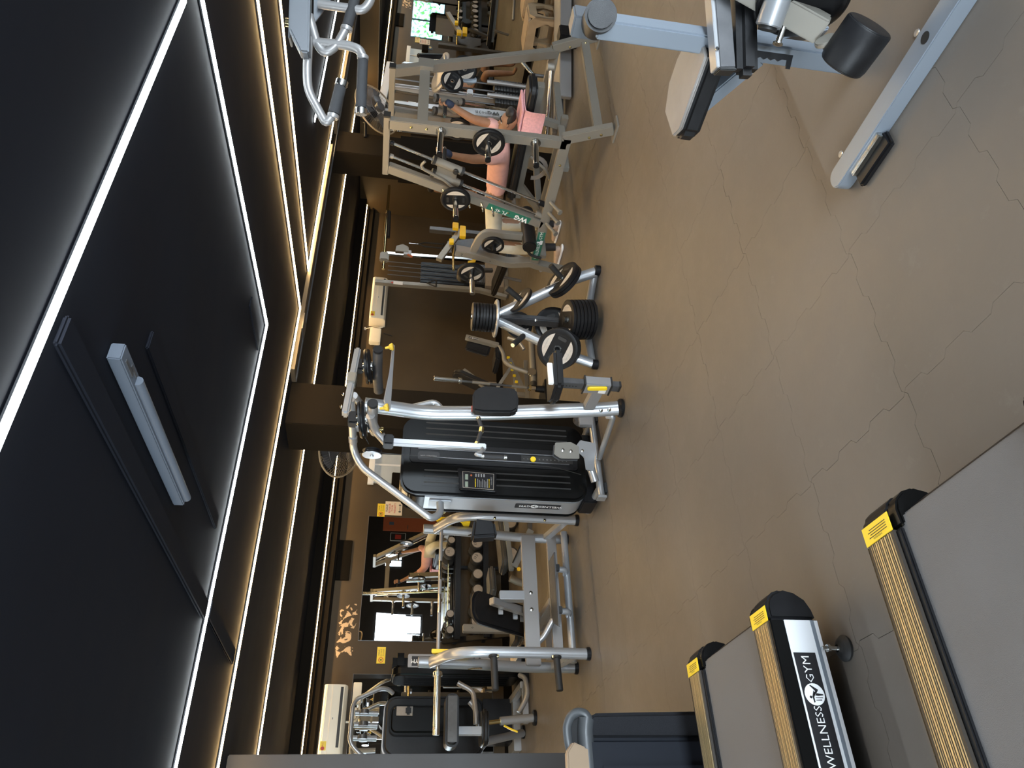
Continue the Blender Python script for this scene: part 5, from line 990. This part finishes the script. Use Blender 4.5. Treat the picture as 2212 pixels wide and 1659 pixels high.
# plyometric boxes
def plyo(x, y, rz, label, h=.40):
    t = thing('plyo_box', (x, y, 0), label, 'box', 'beige plyometric boxes by the mirror'); c_, s_ = math.cos(rz), math.sin(rz); ax, ay = V((c_, s_, 0)), V((-s_, c_, 0)); w_ = .46; o = V((x, y, 0)); p = .05
    for nm, a, b in (('side_panel', ax, ay), ('side_panel', -ax, ay), ('side_panel', ay, ax), ('side_panel', -ay, ax)):
        f = o+a*(w_/2)
        mb = MB(); oc = [(-.5, -.5), (.5, -.5), (.5, .5), (-.5, .5)]
        outer = [(-w_/2, 0), (w_/2, 0), (w_/2, h-.06), (w_/2-.07, h), (-w_/2+.07, h), (-w_/2, h-.06)]
        inner = [(-w_/2+.09, .10), (w_/2-.09, .10), (w_/2-.06, h*.5), (w_/2-.12, h-.09), (-w_/2+.12, h-.09), (-w_/2+.06, h*.5)]
        v = [f+b*q[0]+V((0, 0, q[1])) for q in outer+inner]+[f-a*.03+b*q[0]+V((0, 0, q[1])) for q in outer+inner]
        fs = []
        for i in range(6): j = (i+1) % 6; fs += [(i, j, 6+j, 6+i), (12+i, 18+i, 18+j, 12+j), (6+i, 6+j, 18+j, 18+i), (i, 12+i, 12+j, j)]
        P(t, nm, MB().add(v, fs), 'wood', 0)
    P(t, 'top_panel', MB().prism(rrect(w_-.06, w_-.06, .05), o+V((0, 0, h-.02)), ax, ay, .03), 'wood', .006)
plyo(8.42, 4.62, .15, 'beige plyometric box with octagonal cut-outs, nearest the step platform'); plyo(9.05, 4.55, .15, 'second beige plyometric box, cut by the frame edge')
t = thing('chrome_post', (7.9, 4.75, 0), 'short chrome post standing beside the beige box', 'post'); P(t, 'tube', MB().cyl((7.80, 4.80, .30), (8.05, 4.72, .52), .022), 'chrome'); P(t, 'stand', MB().cyl((7.8, 4.8, 0), (7.80, 4.80, .32), .02), 'dark_metal')

# ================================================================ CABLE CROSSOVER (far, middle)
t = thing('cable_crossover', (8.1, 8.3, 0), 'cable crossover tower with single pulley station and dark weight stacks under the far wall', 'exercise machine')
yq = 8.5
P(t, 'post', MB().beam((7.80, yq, 2.03), (7.82, yq, .42), .07, .07), 'pale_paint', .005); P(t, 'post_foot', MB().beam((7.82, yq, .44), (7.70, yq-.02, .03), .07, .07), 'pale_paint', .005)
P(t, 'warning_label', MB().bb((7.76, yq-.037, 1.62), (7.82, yq-.035, 1.76)), 'white'); P(t, 'warning_triangle', MB().prism([(-.02, 0), (.02, 0), (0, .035)], (7.79, yq-.036, 1.765), X_, Z_, .001), 'red_ink')
P(t, 'top_bar', MB().cyl((8.08, yq, 1.93), (10.0, yq, 1.96), .022), 'brass'); P(t, 'top_bar_grip', MB().cyl((8.75, yq-.02, 1.90), (9.35, yq-.02, 1.92), .030), 'rubber', .005); P(t, 'top_plate', MB().bb((8.24, yq-.05, 1.86), (8.42, yq+.04, 2.0)), 'pale_paint', .02)
P(t, 'column_rail', MB().beam((8.40, yq-.02, 1.90), (8.44, yq-.02, .35), .05, .05), 'chrome', .005)
P(t, 'carriage', MB().bb((8.37, yq-.07, 1.52), (8.47, yq+.0, 1.64)), 'silver', .005); P(t, 'release_lever', MB().beam((8.36, yq-.08, 1.58), (8.32, yq-.08, 1.50), .02, .03), 'orange', .003); P(t, 'swivel_plate', MB().prism([(-.02, -.10), (.10, -.09), (.15, 0), (.10, .10), (-.02, .11)], (8.44, yq-.06, 1.66), (1, 0, 0), (0, 0, 1), .015), 'pale_paint', .006)
for i, x in enumerate((7.98, 8.16)):
    P(t, 'guide_rod', MB().cyl((x, yq, .4), (x, yq, 1.86), .007, n=8), 'dark_metal'); P(t, 'guide_rod', MB().cyl((x+.09, yq, .4), (x+.09, yq, 1.86), .007, n=8), 'dark_metal')
P(t, 'stack_shroud', MB().bb((7.90, yq+.02, .35), (8.34, yq+.1, 1.36)), 'black_plastic', .01); s = MB()
for k in range(11): s.bb((7.96, yq-.03, .36+.03*k), (8.14, yq+.03, .386+.03*k)); s.bb((8.18, yq-.03, .36+.03*k), (8.34, yq+.03, .386+.03*k))
P(t, 'weight_stack', s, 'dark_metal'); P(t, 'base_beam', MB().bb((7.75, yq-.05, .0), (8.5, yq+.05, .07)), 'pale_paint', .005); P(t, 'stack_base', MB().bb((7.88, yq-.06, .07), (8.4, yq+.08, .36)), 'cap_grey', .006)
P(t, 'yellow_bracket', MB().prism([(0, 0), (.12, .02), (.16, .13), (.12, .14), (.07, .06), (0, .05)], (8.28, yq-.08, .64), (.2, 0, -1), (1, 0, 0), .02), 'yellow', .004)
P(t, 'stirrup_handle', MB().tube([(7.80, yq-.08, 1.26), (7.74, yq-.08, 1.12), (7.88, yq-.08, 1.12), (7.80, yq-.08, 1.26)], .010, 8, .01), 'ink')
P(t, 'triceps_rope', MB().tube([(8.60, yq-.09, 1.42), (8.62, yq-.09, 1.38), (8.645, yq-.09, 1.33), (8.65, yq-.09, 1.05)], .012, 8, .03).tube([(8.60, yq-.09, 1.42), (8.585, yq-.09, 1.38), (8.56, yq-.09, 1.33), (8.56, yq-.09, 1.06)], .012, 8, .03), 'ink', label='black double rope with end knobs'); P(t, 'rope_knob', MB().lathe((8.65, yq-.09, 1.05), (0, 0, -1), [(0, .015), (.01, .026), (.04, .02)], 14).lathe((8.56, yq-.09, 1.06), (0, 0, -1), [(0, .015), (.01, .026), (.04, .02)], 14), 'ink'); P(t, 'snap_hook', MB().tube([(8.60, yq-.09, 1.57), (8.60, yq-.09, 1.42)], .008, 6), 'chrome')
# flat floor machine in front of it: low rower pad + tubes between press tower and crossover
t = thing('low_bench', (6.9, 6.7, 0), 'low black bench with tubular blue-edged frame between the press tower and far wall', 'bench')
P(t, 'bench_pad', MB().beam((6.55, 6.35, .37), (7.05, 7.6, .37), .24, .07), 'black_vinyl', .02); P(t, 'pad_frame', MB().beam((6.6, 6.4, .31), (7.05, 7.5, .31), .05, .05), 'blue_grey_paint', .004)
P(t, 'leg', MB().tube([(6.62, 6.5, .30), (6.5, 6.45, .10), (6.35, 6.4, .03)], .022, 10), 'silver'); P(t, 'leg', MB().tube([(7.0, 7.3, .30), (7.0, 7.35, .03)], .022, 10), 'silver'); P(t, 'floor_tube', MB().tube([(6.1, 6.2, .03), (7.3, 6.9, .03)], .022, 10), 'silver')
# yellow-hooked rack part behind the man
t = thing('power_rack', (7.8, 7.4, 0), 'rack with angled steel bar and yellow catches behind the man', 'rack')
P(t, 'angled_bar', MB().beam((7.0, 7.1, 1.17), (7.65, 7.15, .88), .05, .08), 'pale_paint', .005); P(t, 'yellow_catch', MB().bb((7.45, 7.06, .82), (7.66, 7.12, .90)).bb((7.58, 7.05, .92), (7.70, 7.1, 1.0)).bb((7.3, 7.05, .98), (7.38, 7.1, 1.04)), 'yellow', .006)
P(t, 'crossbar', MB().cyl((6.75, 7.0, .98), (7.75, 7.3, .98), .016), 'brass'); P(t, 'bent_plate', MB().prism([(0, 0), (.5, 0), (.5, .22), (.35, .32), (0, .22)], (7.35, 7.3, 1.05), (.3, 0, -1) if 0 else (0, 0, -1), (1, 0, 0), .01), 'dark_metal', .003)
P(t, 'rack_post', MB().bb((7.72, 7.25, 0), (7.79, 7.32, 1.3)), 'dark_metal', .004); P(t, 'small_roller', MB().cyl((7.0, 7.2, .82), (7.0, 7.4, .82), .09), 'black_vinyl', .01); P(t, 'roller_arm', MB().beam((7.05, 7.3, .80), (7.15, 7.35, .42), .05, .05), 'dark_metal', .004)

# ================================================================ BENCHES BEHIND THE PLATE TREE
t = thing('preacher_bench', (5.6, 7.0, 0), 'silver bench with upright back pad and name strip behind the plate tree', 'bench')
P(t, 'back_post', MB().beam((5.66, 7.0, .82), (5.57, 7.0, .42), .05, .065), 'pale_paint', .005); P(t, 'back_pad', MB().beam((5.60, 7.07, .80), (5.52, 7.07, .52), .16, .06), 'black_vinyl', .02); wellness(t, (5.625, 6.965, .73), (.2, 0, 1), (-1, 0, .2), .012)
P(t, 'seat_pad', MB().bb((5.35, 6.98, .40), (5.56, 7.3, .46)), 'black_vinyl', .02); P(t, 'curved_leg', MB().tube([(5.56, 7.0, .42), (5.45, 7.0, .36), (5.34, 7.0, .36), (5.26, 7.0, .26), (5.22, 7.0, .13), (5.2, 7.0, .08)], .028, 12, .06), 'pale_paint')
P(t, 'front_tube', MB().tube([(5.70, 7.0, .30), (5.62, 6.95, .18), (5.50, 6.95, .12)], .022, 10), 'bright_silver'); P(t, 'floor_tube', MB().cyl((5.66, 6.9, .04), (4.99, 6.9, .04), .035), 'pale_paint'); P(t, 'base_wheel', MB().lathe((5.10, 6.87, .06), (0, -1, 0), [(0, .05), (.03, .05)], 20), 'chrome'); P(t, 'end_cap', MB().cyl((4.99, 6.9, .04), (4.93, 6.9, .04), .036), 'ink')
t = thing('adjustable_bench', (5.2, 7.3, 0), 'adjustable bench with tilted black back pad and yellow-notched ladder', 'bench')
P(t, 'back_pad', MB().prism(rrect(.26, .68, .10), (5.18, 7.25, .62), (.15, 1, 0), (.45, 0, 1) if 0 else (.42, 0, .9), .07), 'black_vinyl', .02, seg=3); P(t, 'back_spine', MB().beam((5.36, 7.18, .80), (5.02, 7.18, .38), .05, .06), 'pale_paint', .005)
P(t, 'seat_pad', MB().bb((4.85, 7.1, .36), (5.1, 7.4, .43)), 'black_vinyl', .02); P(t, 'ladder_rail', MB().beam((5.05, 7.1, .40), (5.38, 7.0, .20), .03, .04), 'pale_paint', .003); P(t, 'ladder_rail', MB().beam((5.0, 7.1, .16), (5.38, 7.0, .20), .03, .03), 'pale_paint', .003)
for k in range(5): p = V((5.10, 6.98, .17)).lerp(V((5.46, 6.98, .26)), k/4); P(t, 'yellow_notch', MB().box(p, (.025, .03, .035)), 'yellow', .003)
P(t, 'ladder', MB().beam((5.05, 7.0, .10), (5.46, 7.0, .24), .03, .05), 'pale_paint', .004); P(t, 'base', MB().bb((4.85, 7.05, 0), (5.5, 7.11, .05)), 'pale_paint', .004); P(t, 'support', MB().beam((5.0, 7.1, .38), (5.0, 7.1, .03), .05, .05), 'pale_paint', .004); t.location += V((.14, .28, 0))
# upright bars leaning in a holder right of the central column
t = thing('barbell', (4.55, 6.4, 0), 'short chrome barbell standing on end right of the central column', 'barbell')
b0, b1 = V((4.56, 6.42, .04)), V((4.52, 6.30, 1.22)); d = (b1-b0)
P(t, 'sleeve', MB().cyl(b1-d*.22, b1, .025, n=20), 'chrome', .002); P(t, 'collar', MB().cyl(b1-d*.245, b1-d*.22, .036, n=20), 'chrome', .003); P(t, 'shaft', MB().cyl(b0+d*.14, b1-d*.245, .013, n=14), 'dark_metal'); P(t, 'knurling', MB().cyl(b0+d*.50, b0+d*.66, .016, n=14), 'pale_paint'); P(t, 'knurling', MB().cyl(b0+d*.16, b0+d*.30, .016, n=14), 'pale_paint'); P(t, 'collar', MB().cyl(b0+d*.12, b0+d*.14, .034, n=20), 'brass', .003); P(t, 'sleeve', MB().cyl(b0, b0+d*.12, .022, n=16), 'chrome')
t = thing('barbell', (4.4, 6.5, 0), 'full-length barbell standing on end behind the pulley head', 'barbell')
b0, b1 = V((4.28, 6.6, .04)), V((4.26, 6.35, 2.13)); d = b1-b0
P(t, 'sleeve', MB().cyl(b1-d*.2, b1, .025, n=20), 'chrome', .002); P(t, 'collar', MB().cyl(b1-d*.21, b1-d*.2, .036, n=20), 'chrome', .003); P(t, 'shaft', MB().cyl(b0+d*.2, b1-d*.21, .014, n=14), 'brass'); P(t, 'sleeve', MB().cyl(b0, b0+d*.2, .025, n=20), 'chrome', .002)
t = thing('bar_holder', (4.45, 6.45, 0), 'low black socket block holding the upright barbells', 'stand'); P(t, 'block', MB().bb((4.18, 6.35, 0), (4.66, 6.7, .035)), 'black_plastic', .01); P(t, 'socket', MB().lathe((4.56, 6.42, .035), (0, 0, 1), [(0, .04), (.09, .035)], 16, cap=False), 'black_plastic'); P(t, 'socket', MB().lathe((4.28, 6.6, .035), (0, 0, 1), [(0, .04), (.09, .035)], 16, cap=False), 'black_plastic')
t = thing('wall_panel', (4.6, YF, .12), 'grey panel with partial lettering low on the far wall right of the column', 'sign'); P(t, 'board', MB().bb((6.0, YF-.03, .1), (6.6, YF, .42)), 'cap_grey', .004); text(t, 'WELLNESS', (6.3, YF-.032, .26), X_, Z_, .07, 'ink')

# ================================================================ DUMBBELL RACK AND DUMBBELLS
t = thing('dumbbell_rack', (3.5, 8.95, 0), 'two-tier black dumbbell rack under the mirror', 'rack')
for z, y in ((.71, 8.98), (.375, 8.88)):
    for dy in (-.10, .10): P(t, 'shelf_rail', MB().bb((2.62, y+dy-.02, z-.03), (4.72, y+dy+.02, z+.015)), 'black_plastic', .004)
    P(t, 'shelf_lip', MB().bb((2.62, y-.135, z-.05), (4.72, y-.125, z+.0)), 'black_plastic', .002)
P(t, 'rail_edge', MB().bb((2.70, 8.95, .80), (3.90, 8.97, .812)), 'brass', .002)
for x in (2.66, 4.68): P(t, 'rack_leg', MB().beam((x, 8.74, 0), (x, 9.10, .85), .05, .06, (1, 0, 0)), 'black_plastic', .004); P(t, 'rack_foot', MB().bb((x-.03, 8.66, 0), (x+.03, 9.15, .04)), 'black_plastic', .004)
for x in (3.6,): P(t, 'rack_leg', MB().beam((x, 9.12, 0), (x, 9.13, .80), .05, .04, (1, 0, 0)), 'black_plastic', .004)
def dumbbell_proto(num):
    r = thing('dumbbell', (0, 0, 0), 'proto', 'dumbbell')       # local: axis along Y, front face at -Y; unit radius .07
    for nm, s in (('front_head', -1), ('rear_head', 1)):
        h = P(r, nm, MB().lathe((0, s*.075, 0), (0, s, 0), [(0, .060), (.006, .070), (.075, .070), (.085, .064), (.085, .057)], 28), 'rubber', sharp=40)
        P(h, 'head_face', MB().lathe((0, s*.160, 0), (0, s, 0), [(-.004, .057), (.002, .055)], 28), 'cap_grey')
        if s < 0 and num: text(h, num, (0, -.1635, .015), X_, Z_, .026, 'ink', name='number', bold=.02)
    P(r, 'handle', MB().cyl((0, -.08, 0), (0, .08, 0), .016, n=14), 'chrome'); return r
DP = {'': dumbbell_proto(''), '15': dumbbell_proto('15'), '17.5': dumbbell_proto('17.5')}; fresh = set(DP)
def dumbbell(x, y, z, R, num, label, spin=0, group=None):
    s = R/.070; mw = Matrix.Translation((x, y, z)) @ Matrix.Rotation(spin, 4, 'Y') @ Matrix.Diagonal((s, min(1.05, s), s, 1))
    if num in fresh: fresh.discard(num); o = DP[num]; o.matrix_world = mw
    else: o = dup(DP[num], mw)
    o['label'] = label
    if group: o['group'] = group
rowg, rowu = 'dumbbells on the lower tier of the rack', 'dumbbells on the upper tier of the rack'
low = [(2.79, .082, ''), (2.985, .080, ''), (3.175, .071, ''), (3.37, .071, ''), (3.575, .080, '17.5'), (3.77, .080, '17.5'), (3.955, .062, ''), (4.14, .066, ''), (4.34, .066, ''), (4.52, .066, '')]
nm_ = ['leftmost', 'second from the left', 'third from the left', 'fourth from the left', 'numbered 17.5, the left one of two', 'numbered 17.5, the right one of two', 'partly hidden by the bench press upright', 'right of the bench press upright', 'second from the right', 'rightmost']
for (x, R, n_), l in zip(low, nm_): dumbbell(x, 8.88, .392+R, R, n_, 'dumbbell on the lower rack tier, %s' % l, random.uniform(-.5, .5) if n_ else 0, rowg)
up = [(2.73, .052, '', 'leftmost'), (2.92, .052, '', 'second from the left'), (3.68, .075, '15', 'numbered 15'), (3.86, .052, '', 'small one right of the number 15'), (4.40, .060, '', 'second from the right'), (4.56, .060, '', 'rightmost')]
for x, R, n_, l in up: dumbbell(x, 8.98, .727+R, R, n_, 'dumbbell on the upper rack tier, %s' % l, 0, rowu)
for x, z, l in ((3.92, .16, 'right'), (3.50, .18, 'left')):
    dumbbell(x, 8.55, .11 if 0 else .105, .10, '', 'thick dark dumbbell on the floor under the rack, %s one of two' % l, 0)

# benches between the press and the rack
t = thing('adjustable_bench', (3.1, 7.6, 0), 'adjustable bench with tan-lit seat and grey ladder behind the bench press', 'bench')
P(t, 'back_pad', MB().prism(rrect(.28, .80, .08), (3.38, 7.75, .36), (.25, .97, 0) if 0 else (-.3, .95, 0), (.95, .3, .02), .07), 'grey_vinyl', .02, seg=3); P(t, 'seat_pad', MB().prism([(-.17, -.14), (.17, -.12), (.17, .12), (-.17, .14)], (2.82, 7.60, .43), (1, .3, 0), (-.3, 1, 0), .07), 'grey_vinyl', .025, seg=3)
P(t, 'pad_frame', MB().beam((3.70, 7.62, .30), (2.95, 7.50, .26), .05, .05), 'blue_grey_paint', .004); P(t, 'ladder', MB().beam((2.97, 7.45, .24), (3.35, 7.35, .06), .04, .07), 'blue_grey_paint', .004); P(t, 'ladder_slots', MB().beam((3.0, 7.42, .26), (3.3, 7.34, .12), .02, .012), 'ink')
P(t, 'yellow_knob', MB().lathe((2.93, 7.42, .20), (-.3, -1, 0), [(0, .012), (.03, .022), (.04, .018)], 14), 'yellow'); P(t, 'front_leg', MB().tube([(2.90, 7.6, .26), (2.86, 7.62, .16), (2.86, 7.66, .02)], .04, 14), 'pale_paint'); P(t, 'base', MB().bb((2.75, 7.55, 0), (3.6, 7.62, .05)), 'dark_metal', .004); P(t, 'floor_foot', MB().bb((2.72, 7.5, 0), (2.98, 7.72, .03)), 'bright_silver', .004)
t = thing('preacher_curl_bench', (2.5, 8.0, 0), 'curl bench with curved yellowish-lit arm and tan pad near the rack end', 'bench')
P(t, 'curved_arm', MB().tube([(2.72, 8.0, .30), (2.68, 8.0, .46), (2.56, 8.0, .50), (2.50, 8.0, .48)], .03, rect=(.06, .07), fil=.1), 'pale_paint', .006); P(t, 'main_beam', MB().bb((2.44, 7.97, .14), (2.52, 8.05, .72)), 'pale_paint', .006)
P(t, 'arm_pad', MB().beam((2.60, 7.92, .36), (2.42, 7.92, .12), .22, .08), 'tan_panel', .03, seg=3); text(t, '0', (2.48, 7.966, .62), X_, Z_, .03, 'ink'); P(t, 'pad_knob', MB().cyl((2.40, 7.9, .12), (2.34, 7.85, .08), .03), 'chrome', .004); P(t, 'floor_bar', MB().bb((2.2, 7.9, 0), (2.7, 8.0, .05)), 'pale_paint', .004); P(t, 'handle_bar', MB().tube([(2.35, 7.85, .10), (2.25, 7.8, .14), (2.22, 7.8, .20)], .014, 8), 'chrome')
t = thing('step_stool', (2.25, 7.7, 0), 'small pale-topped low stool with steel legs beyond the bench press', 'stool')
P(t, 'top', MB().bb((2.12, 7.75, .17), (2.42, 8.1, .20)), 'cream', .006)
for x in (2.14, 2.40):
    for y in (7.78, 8.07): P(t, 'leg', MB().cyl((x, y, 0), (x, y, .17), .014), 'bright_silver')
# bench-press-side small items reused at the far right of the rack
# ================================================================ FAR LEFT MACHINES
t = thing('selector_machine', (2.15, 8.4, 0), 'black ribbed weight tower with silver side lettered WG, beneath the left yellow sign', 'exercise machine')
x0, x1, y0, y1 = 2.03, 2.27, 8.15, 8.60
P(t, 'tower_casing', MB().prism([(p[0], p[1]) for p in rrect(.45, 1.36, .10, 6)], (x0, 8.375, .76), (0, 1, 0), (0, 0, 1), .10), 'gloss_black', .02, seg=3); P(t, 'tower_side', MB().bb((x0+.08, y0+.004, .06), (x1-.02, y1-.01, 1.28)), 'silver', .006, label='silver side panel'); P(t, 'tower_top', MB().bb((x0+.05, y0, 1.27), (x1, y1, 1.44)), 'gloss_black', .05, seg=4)
for k in range(5): P(t, 'rib', MB().bb((x0-.008, 8.21+.08*k, .20), (x0+.004, 8.24+.08*k, 1.30)), 'gloss_black', .004)
b = MB().bb((2.125, y0-.0005, 1.02), (2.225, y0+.004, 1.24)); P(t, 'name_strip', b, 'label_black'); text(t, 'GYM', (2.175, y0-.002, 1.19), (0, 0, 1), (-1, 0, 0), .04, 'white', bold=.02); logo(t, (2.175, y0-.001, 1.115), (0, 0, 1), (-1, 0, 0), .03); text(t, 'SS', (2.175, y0-.002, 1.05), (0, 0, 1), (-1, 0, 0), .035, 'white')
text(t, 'WG', (2.175, y0-.002, .60), (0, 0, 1), (-1, 0, 0), .09, 'ink', bold=.05); text(t, '30 07', (2.175, y0-.002, .84), (0, 0, 1), (-1, 0, 0), .06, 'ink')
P(t, 'foot', MB().bb((1.95, 8.1, 0), (2.35, 8.65, .07)), 'black_plastic', .006)
t = thing('seated_machine', (1.45, 7.9, 0), 'seated machine with upright black pad, round seat pad and silver post at far left', 'exercise machine')
P(t, 'arm_pad', MB().prism(rrect(.48, .13, .06), (1.50, 7.86, .855), (1, 0, 0), (0, 0, 1), .26), 'black_vinyl', .03, seg=3, label='thick black cushion'); P(t, 'pad_face', MB().bb((1.30, 7.595, .81), (1.71, 7.602, .90)), 'grey_vinyl', .003)
P(t, 'seat_pad', MB().prism(rrect(.34, .36, .12), (1.45, 7.8, .50), (1, 0, 0), (0, 1, 0), .065), 'black_vinyl', .02, seg=3, label='round black seat'); P(t, 'pad_stem', MB().beam((1.42, 7.75, .82), (1.42, 7.75, .52), .07, .10, (0, 1, 0)), 'bright_silver', .006)
P(t, 'seat_post', MB().cyl((1.50, 7.78, .51), (1.52, 7.80, .36), .022), 'brass'); P(t, 'seat_sleeve', MB().cyl((1.52, 7.80, .37), (1.56, 7.84, .03), .04, n=18), 'bright_silver', .004); P(t, 'sleeve_foot', MB().cyl((1.56, 7.84, 0), (1.56, 7.84, .03), .075), 'black_plastic', .004)
P(t, 'rear_tube', MB().cyl((1.38, 8.05, .48), (1.53, 8.45, .03), .04, n=18), 'bright_silver', .004); P(t, 'rear_foot', MB().cyl((1.55, 8.50, 0), (1.55, 8.50, .03), .07), 'black_plastic', .004); P(t, 'yellow_lever', MB().tube([(1.48, 7.80, .33), (1.44, 7.78, .26), (1.42, 7.78, .20)], .010, 8), 'yellow')
P(t, 'front_tube', MB().tube([(1.62, 7.9, .16), (1.78, 7.9, .06), (1.98, 8.0, .06), (2.03, 8.1, .10)], .026, 12, .08), 'bright_silver'); P(t, 'knee_tube', MB().tube([(1.90, 7.9, .78), (1.84, 7.9, .66), (1.80, 7.9, .62), (1.60, 7.85, .60), (1.50, 7.85, .60)], .026, 12, .06), 'silver'); P(t, 'knee_tube', MB().tube([(1.72, 7.9, .66), (1.66, 7.9, .60), (1.45, 7.9, .56)], .026, 12, .06), 'silver')
P(t, 'floor_frame', MB().bb((1.9, 8.1, .03), (1.97, 8.8, .10)).bb((1.56, 8.1, .02), (1.95, 8.16, .08)), 'bright_silver', .006)
# pulldown machine further left, seen beside the column and in the mirror
t = thing('lat_pulldown', (1.75, 8.8, 0), 'compact black shroud machine with silver overhead hoop at far left by the mirror', 'exercise machine')
P(t, 'shroud', MB().prism(rrect(.62, 1.10, .13, 6), (1.68, 8.98, .93), (1, 0, 0), (0, 0, 1), .12), 'black_plastic', .03, seg=3); P(t, 'shroud_edge', MB().prism(rrect(.635, 1.12, .13, 6), (1.68, 9.02, .93), (1, 0, 0), (0, 0, 1), .04), 'bright_silver', .006)
P(t, 'shroud_front', MB().prism(rrect(.30, .95, .08, 6), (1.72, 8.86, .95), (1, 0, 0), (0, 0, 1), .14), 'gloss_black', .03, seg=3); P(t, 'info_panel', MB().bb((1.75, 8.715, 1.18), (1.85, 8.722, 1.36)), 'cap_grey', .004); P(t, 'holder', MB().bb((1.76, 8.66, 1.20), (1.84, 8.72, 1.26)), 'black_plastic', .015)
P(t, 'hoop', MB().tube([(2.02, 8.9, 1.40), (2.06, 8.86, 1.46), (2.06, 8.84, 1.54), (1.94, 8.82, 1.80), (1.86, 8.8, 1.83), (1.50, 8.8, 1.83), (1.40, 8.82, 1.72), (1.30, 8.86, 1.55), (1.32, 8.9, 1.42), (1.38, 8.92, 1.38)], .024, 12, .07), 'bright_silver')
for x in (1.55, 1.68, 1.80): P(t, 'head_tube', MB().cyl((x, 8.85, 1.55), (x, 8.82, 1.80), .028), 'bright_silver'); P(t, 'head_pulley', MB().lathe((x, 8.76, 1.70), (1, 0, 0), [(-.02, .05), (.02, .05)], 20), 'dark_metal', .002)
P(t, 'base', MB().bb((1.4, 8.7, 0), (2.0, 9.1, .08)), 'bright_silver', .006); P(t, 'stack_foot', MB().bb((1.5, 8.8, .08), (1.95, 9.05, .40)), 'black_plastic', .006)
t = thing('mirror_barbell', (1.8, 9.1, 1.2), 'thin pale barbell on wall hooks in front of the left mirror', 'barbell'); P(t, 'shaft', MB().cyl((1.2, 9.16, 1.20), (2.30, 9.16, 1.22), .013), 'brass'); P(t, 'hook', MB().bb((1.6, 9.15, 1.17), (1.63, 9.205, 1.20)).bb((2.1, 9.15, 1.18), (2.13, 9.205, 1.21)), 'dark_metal')
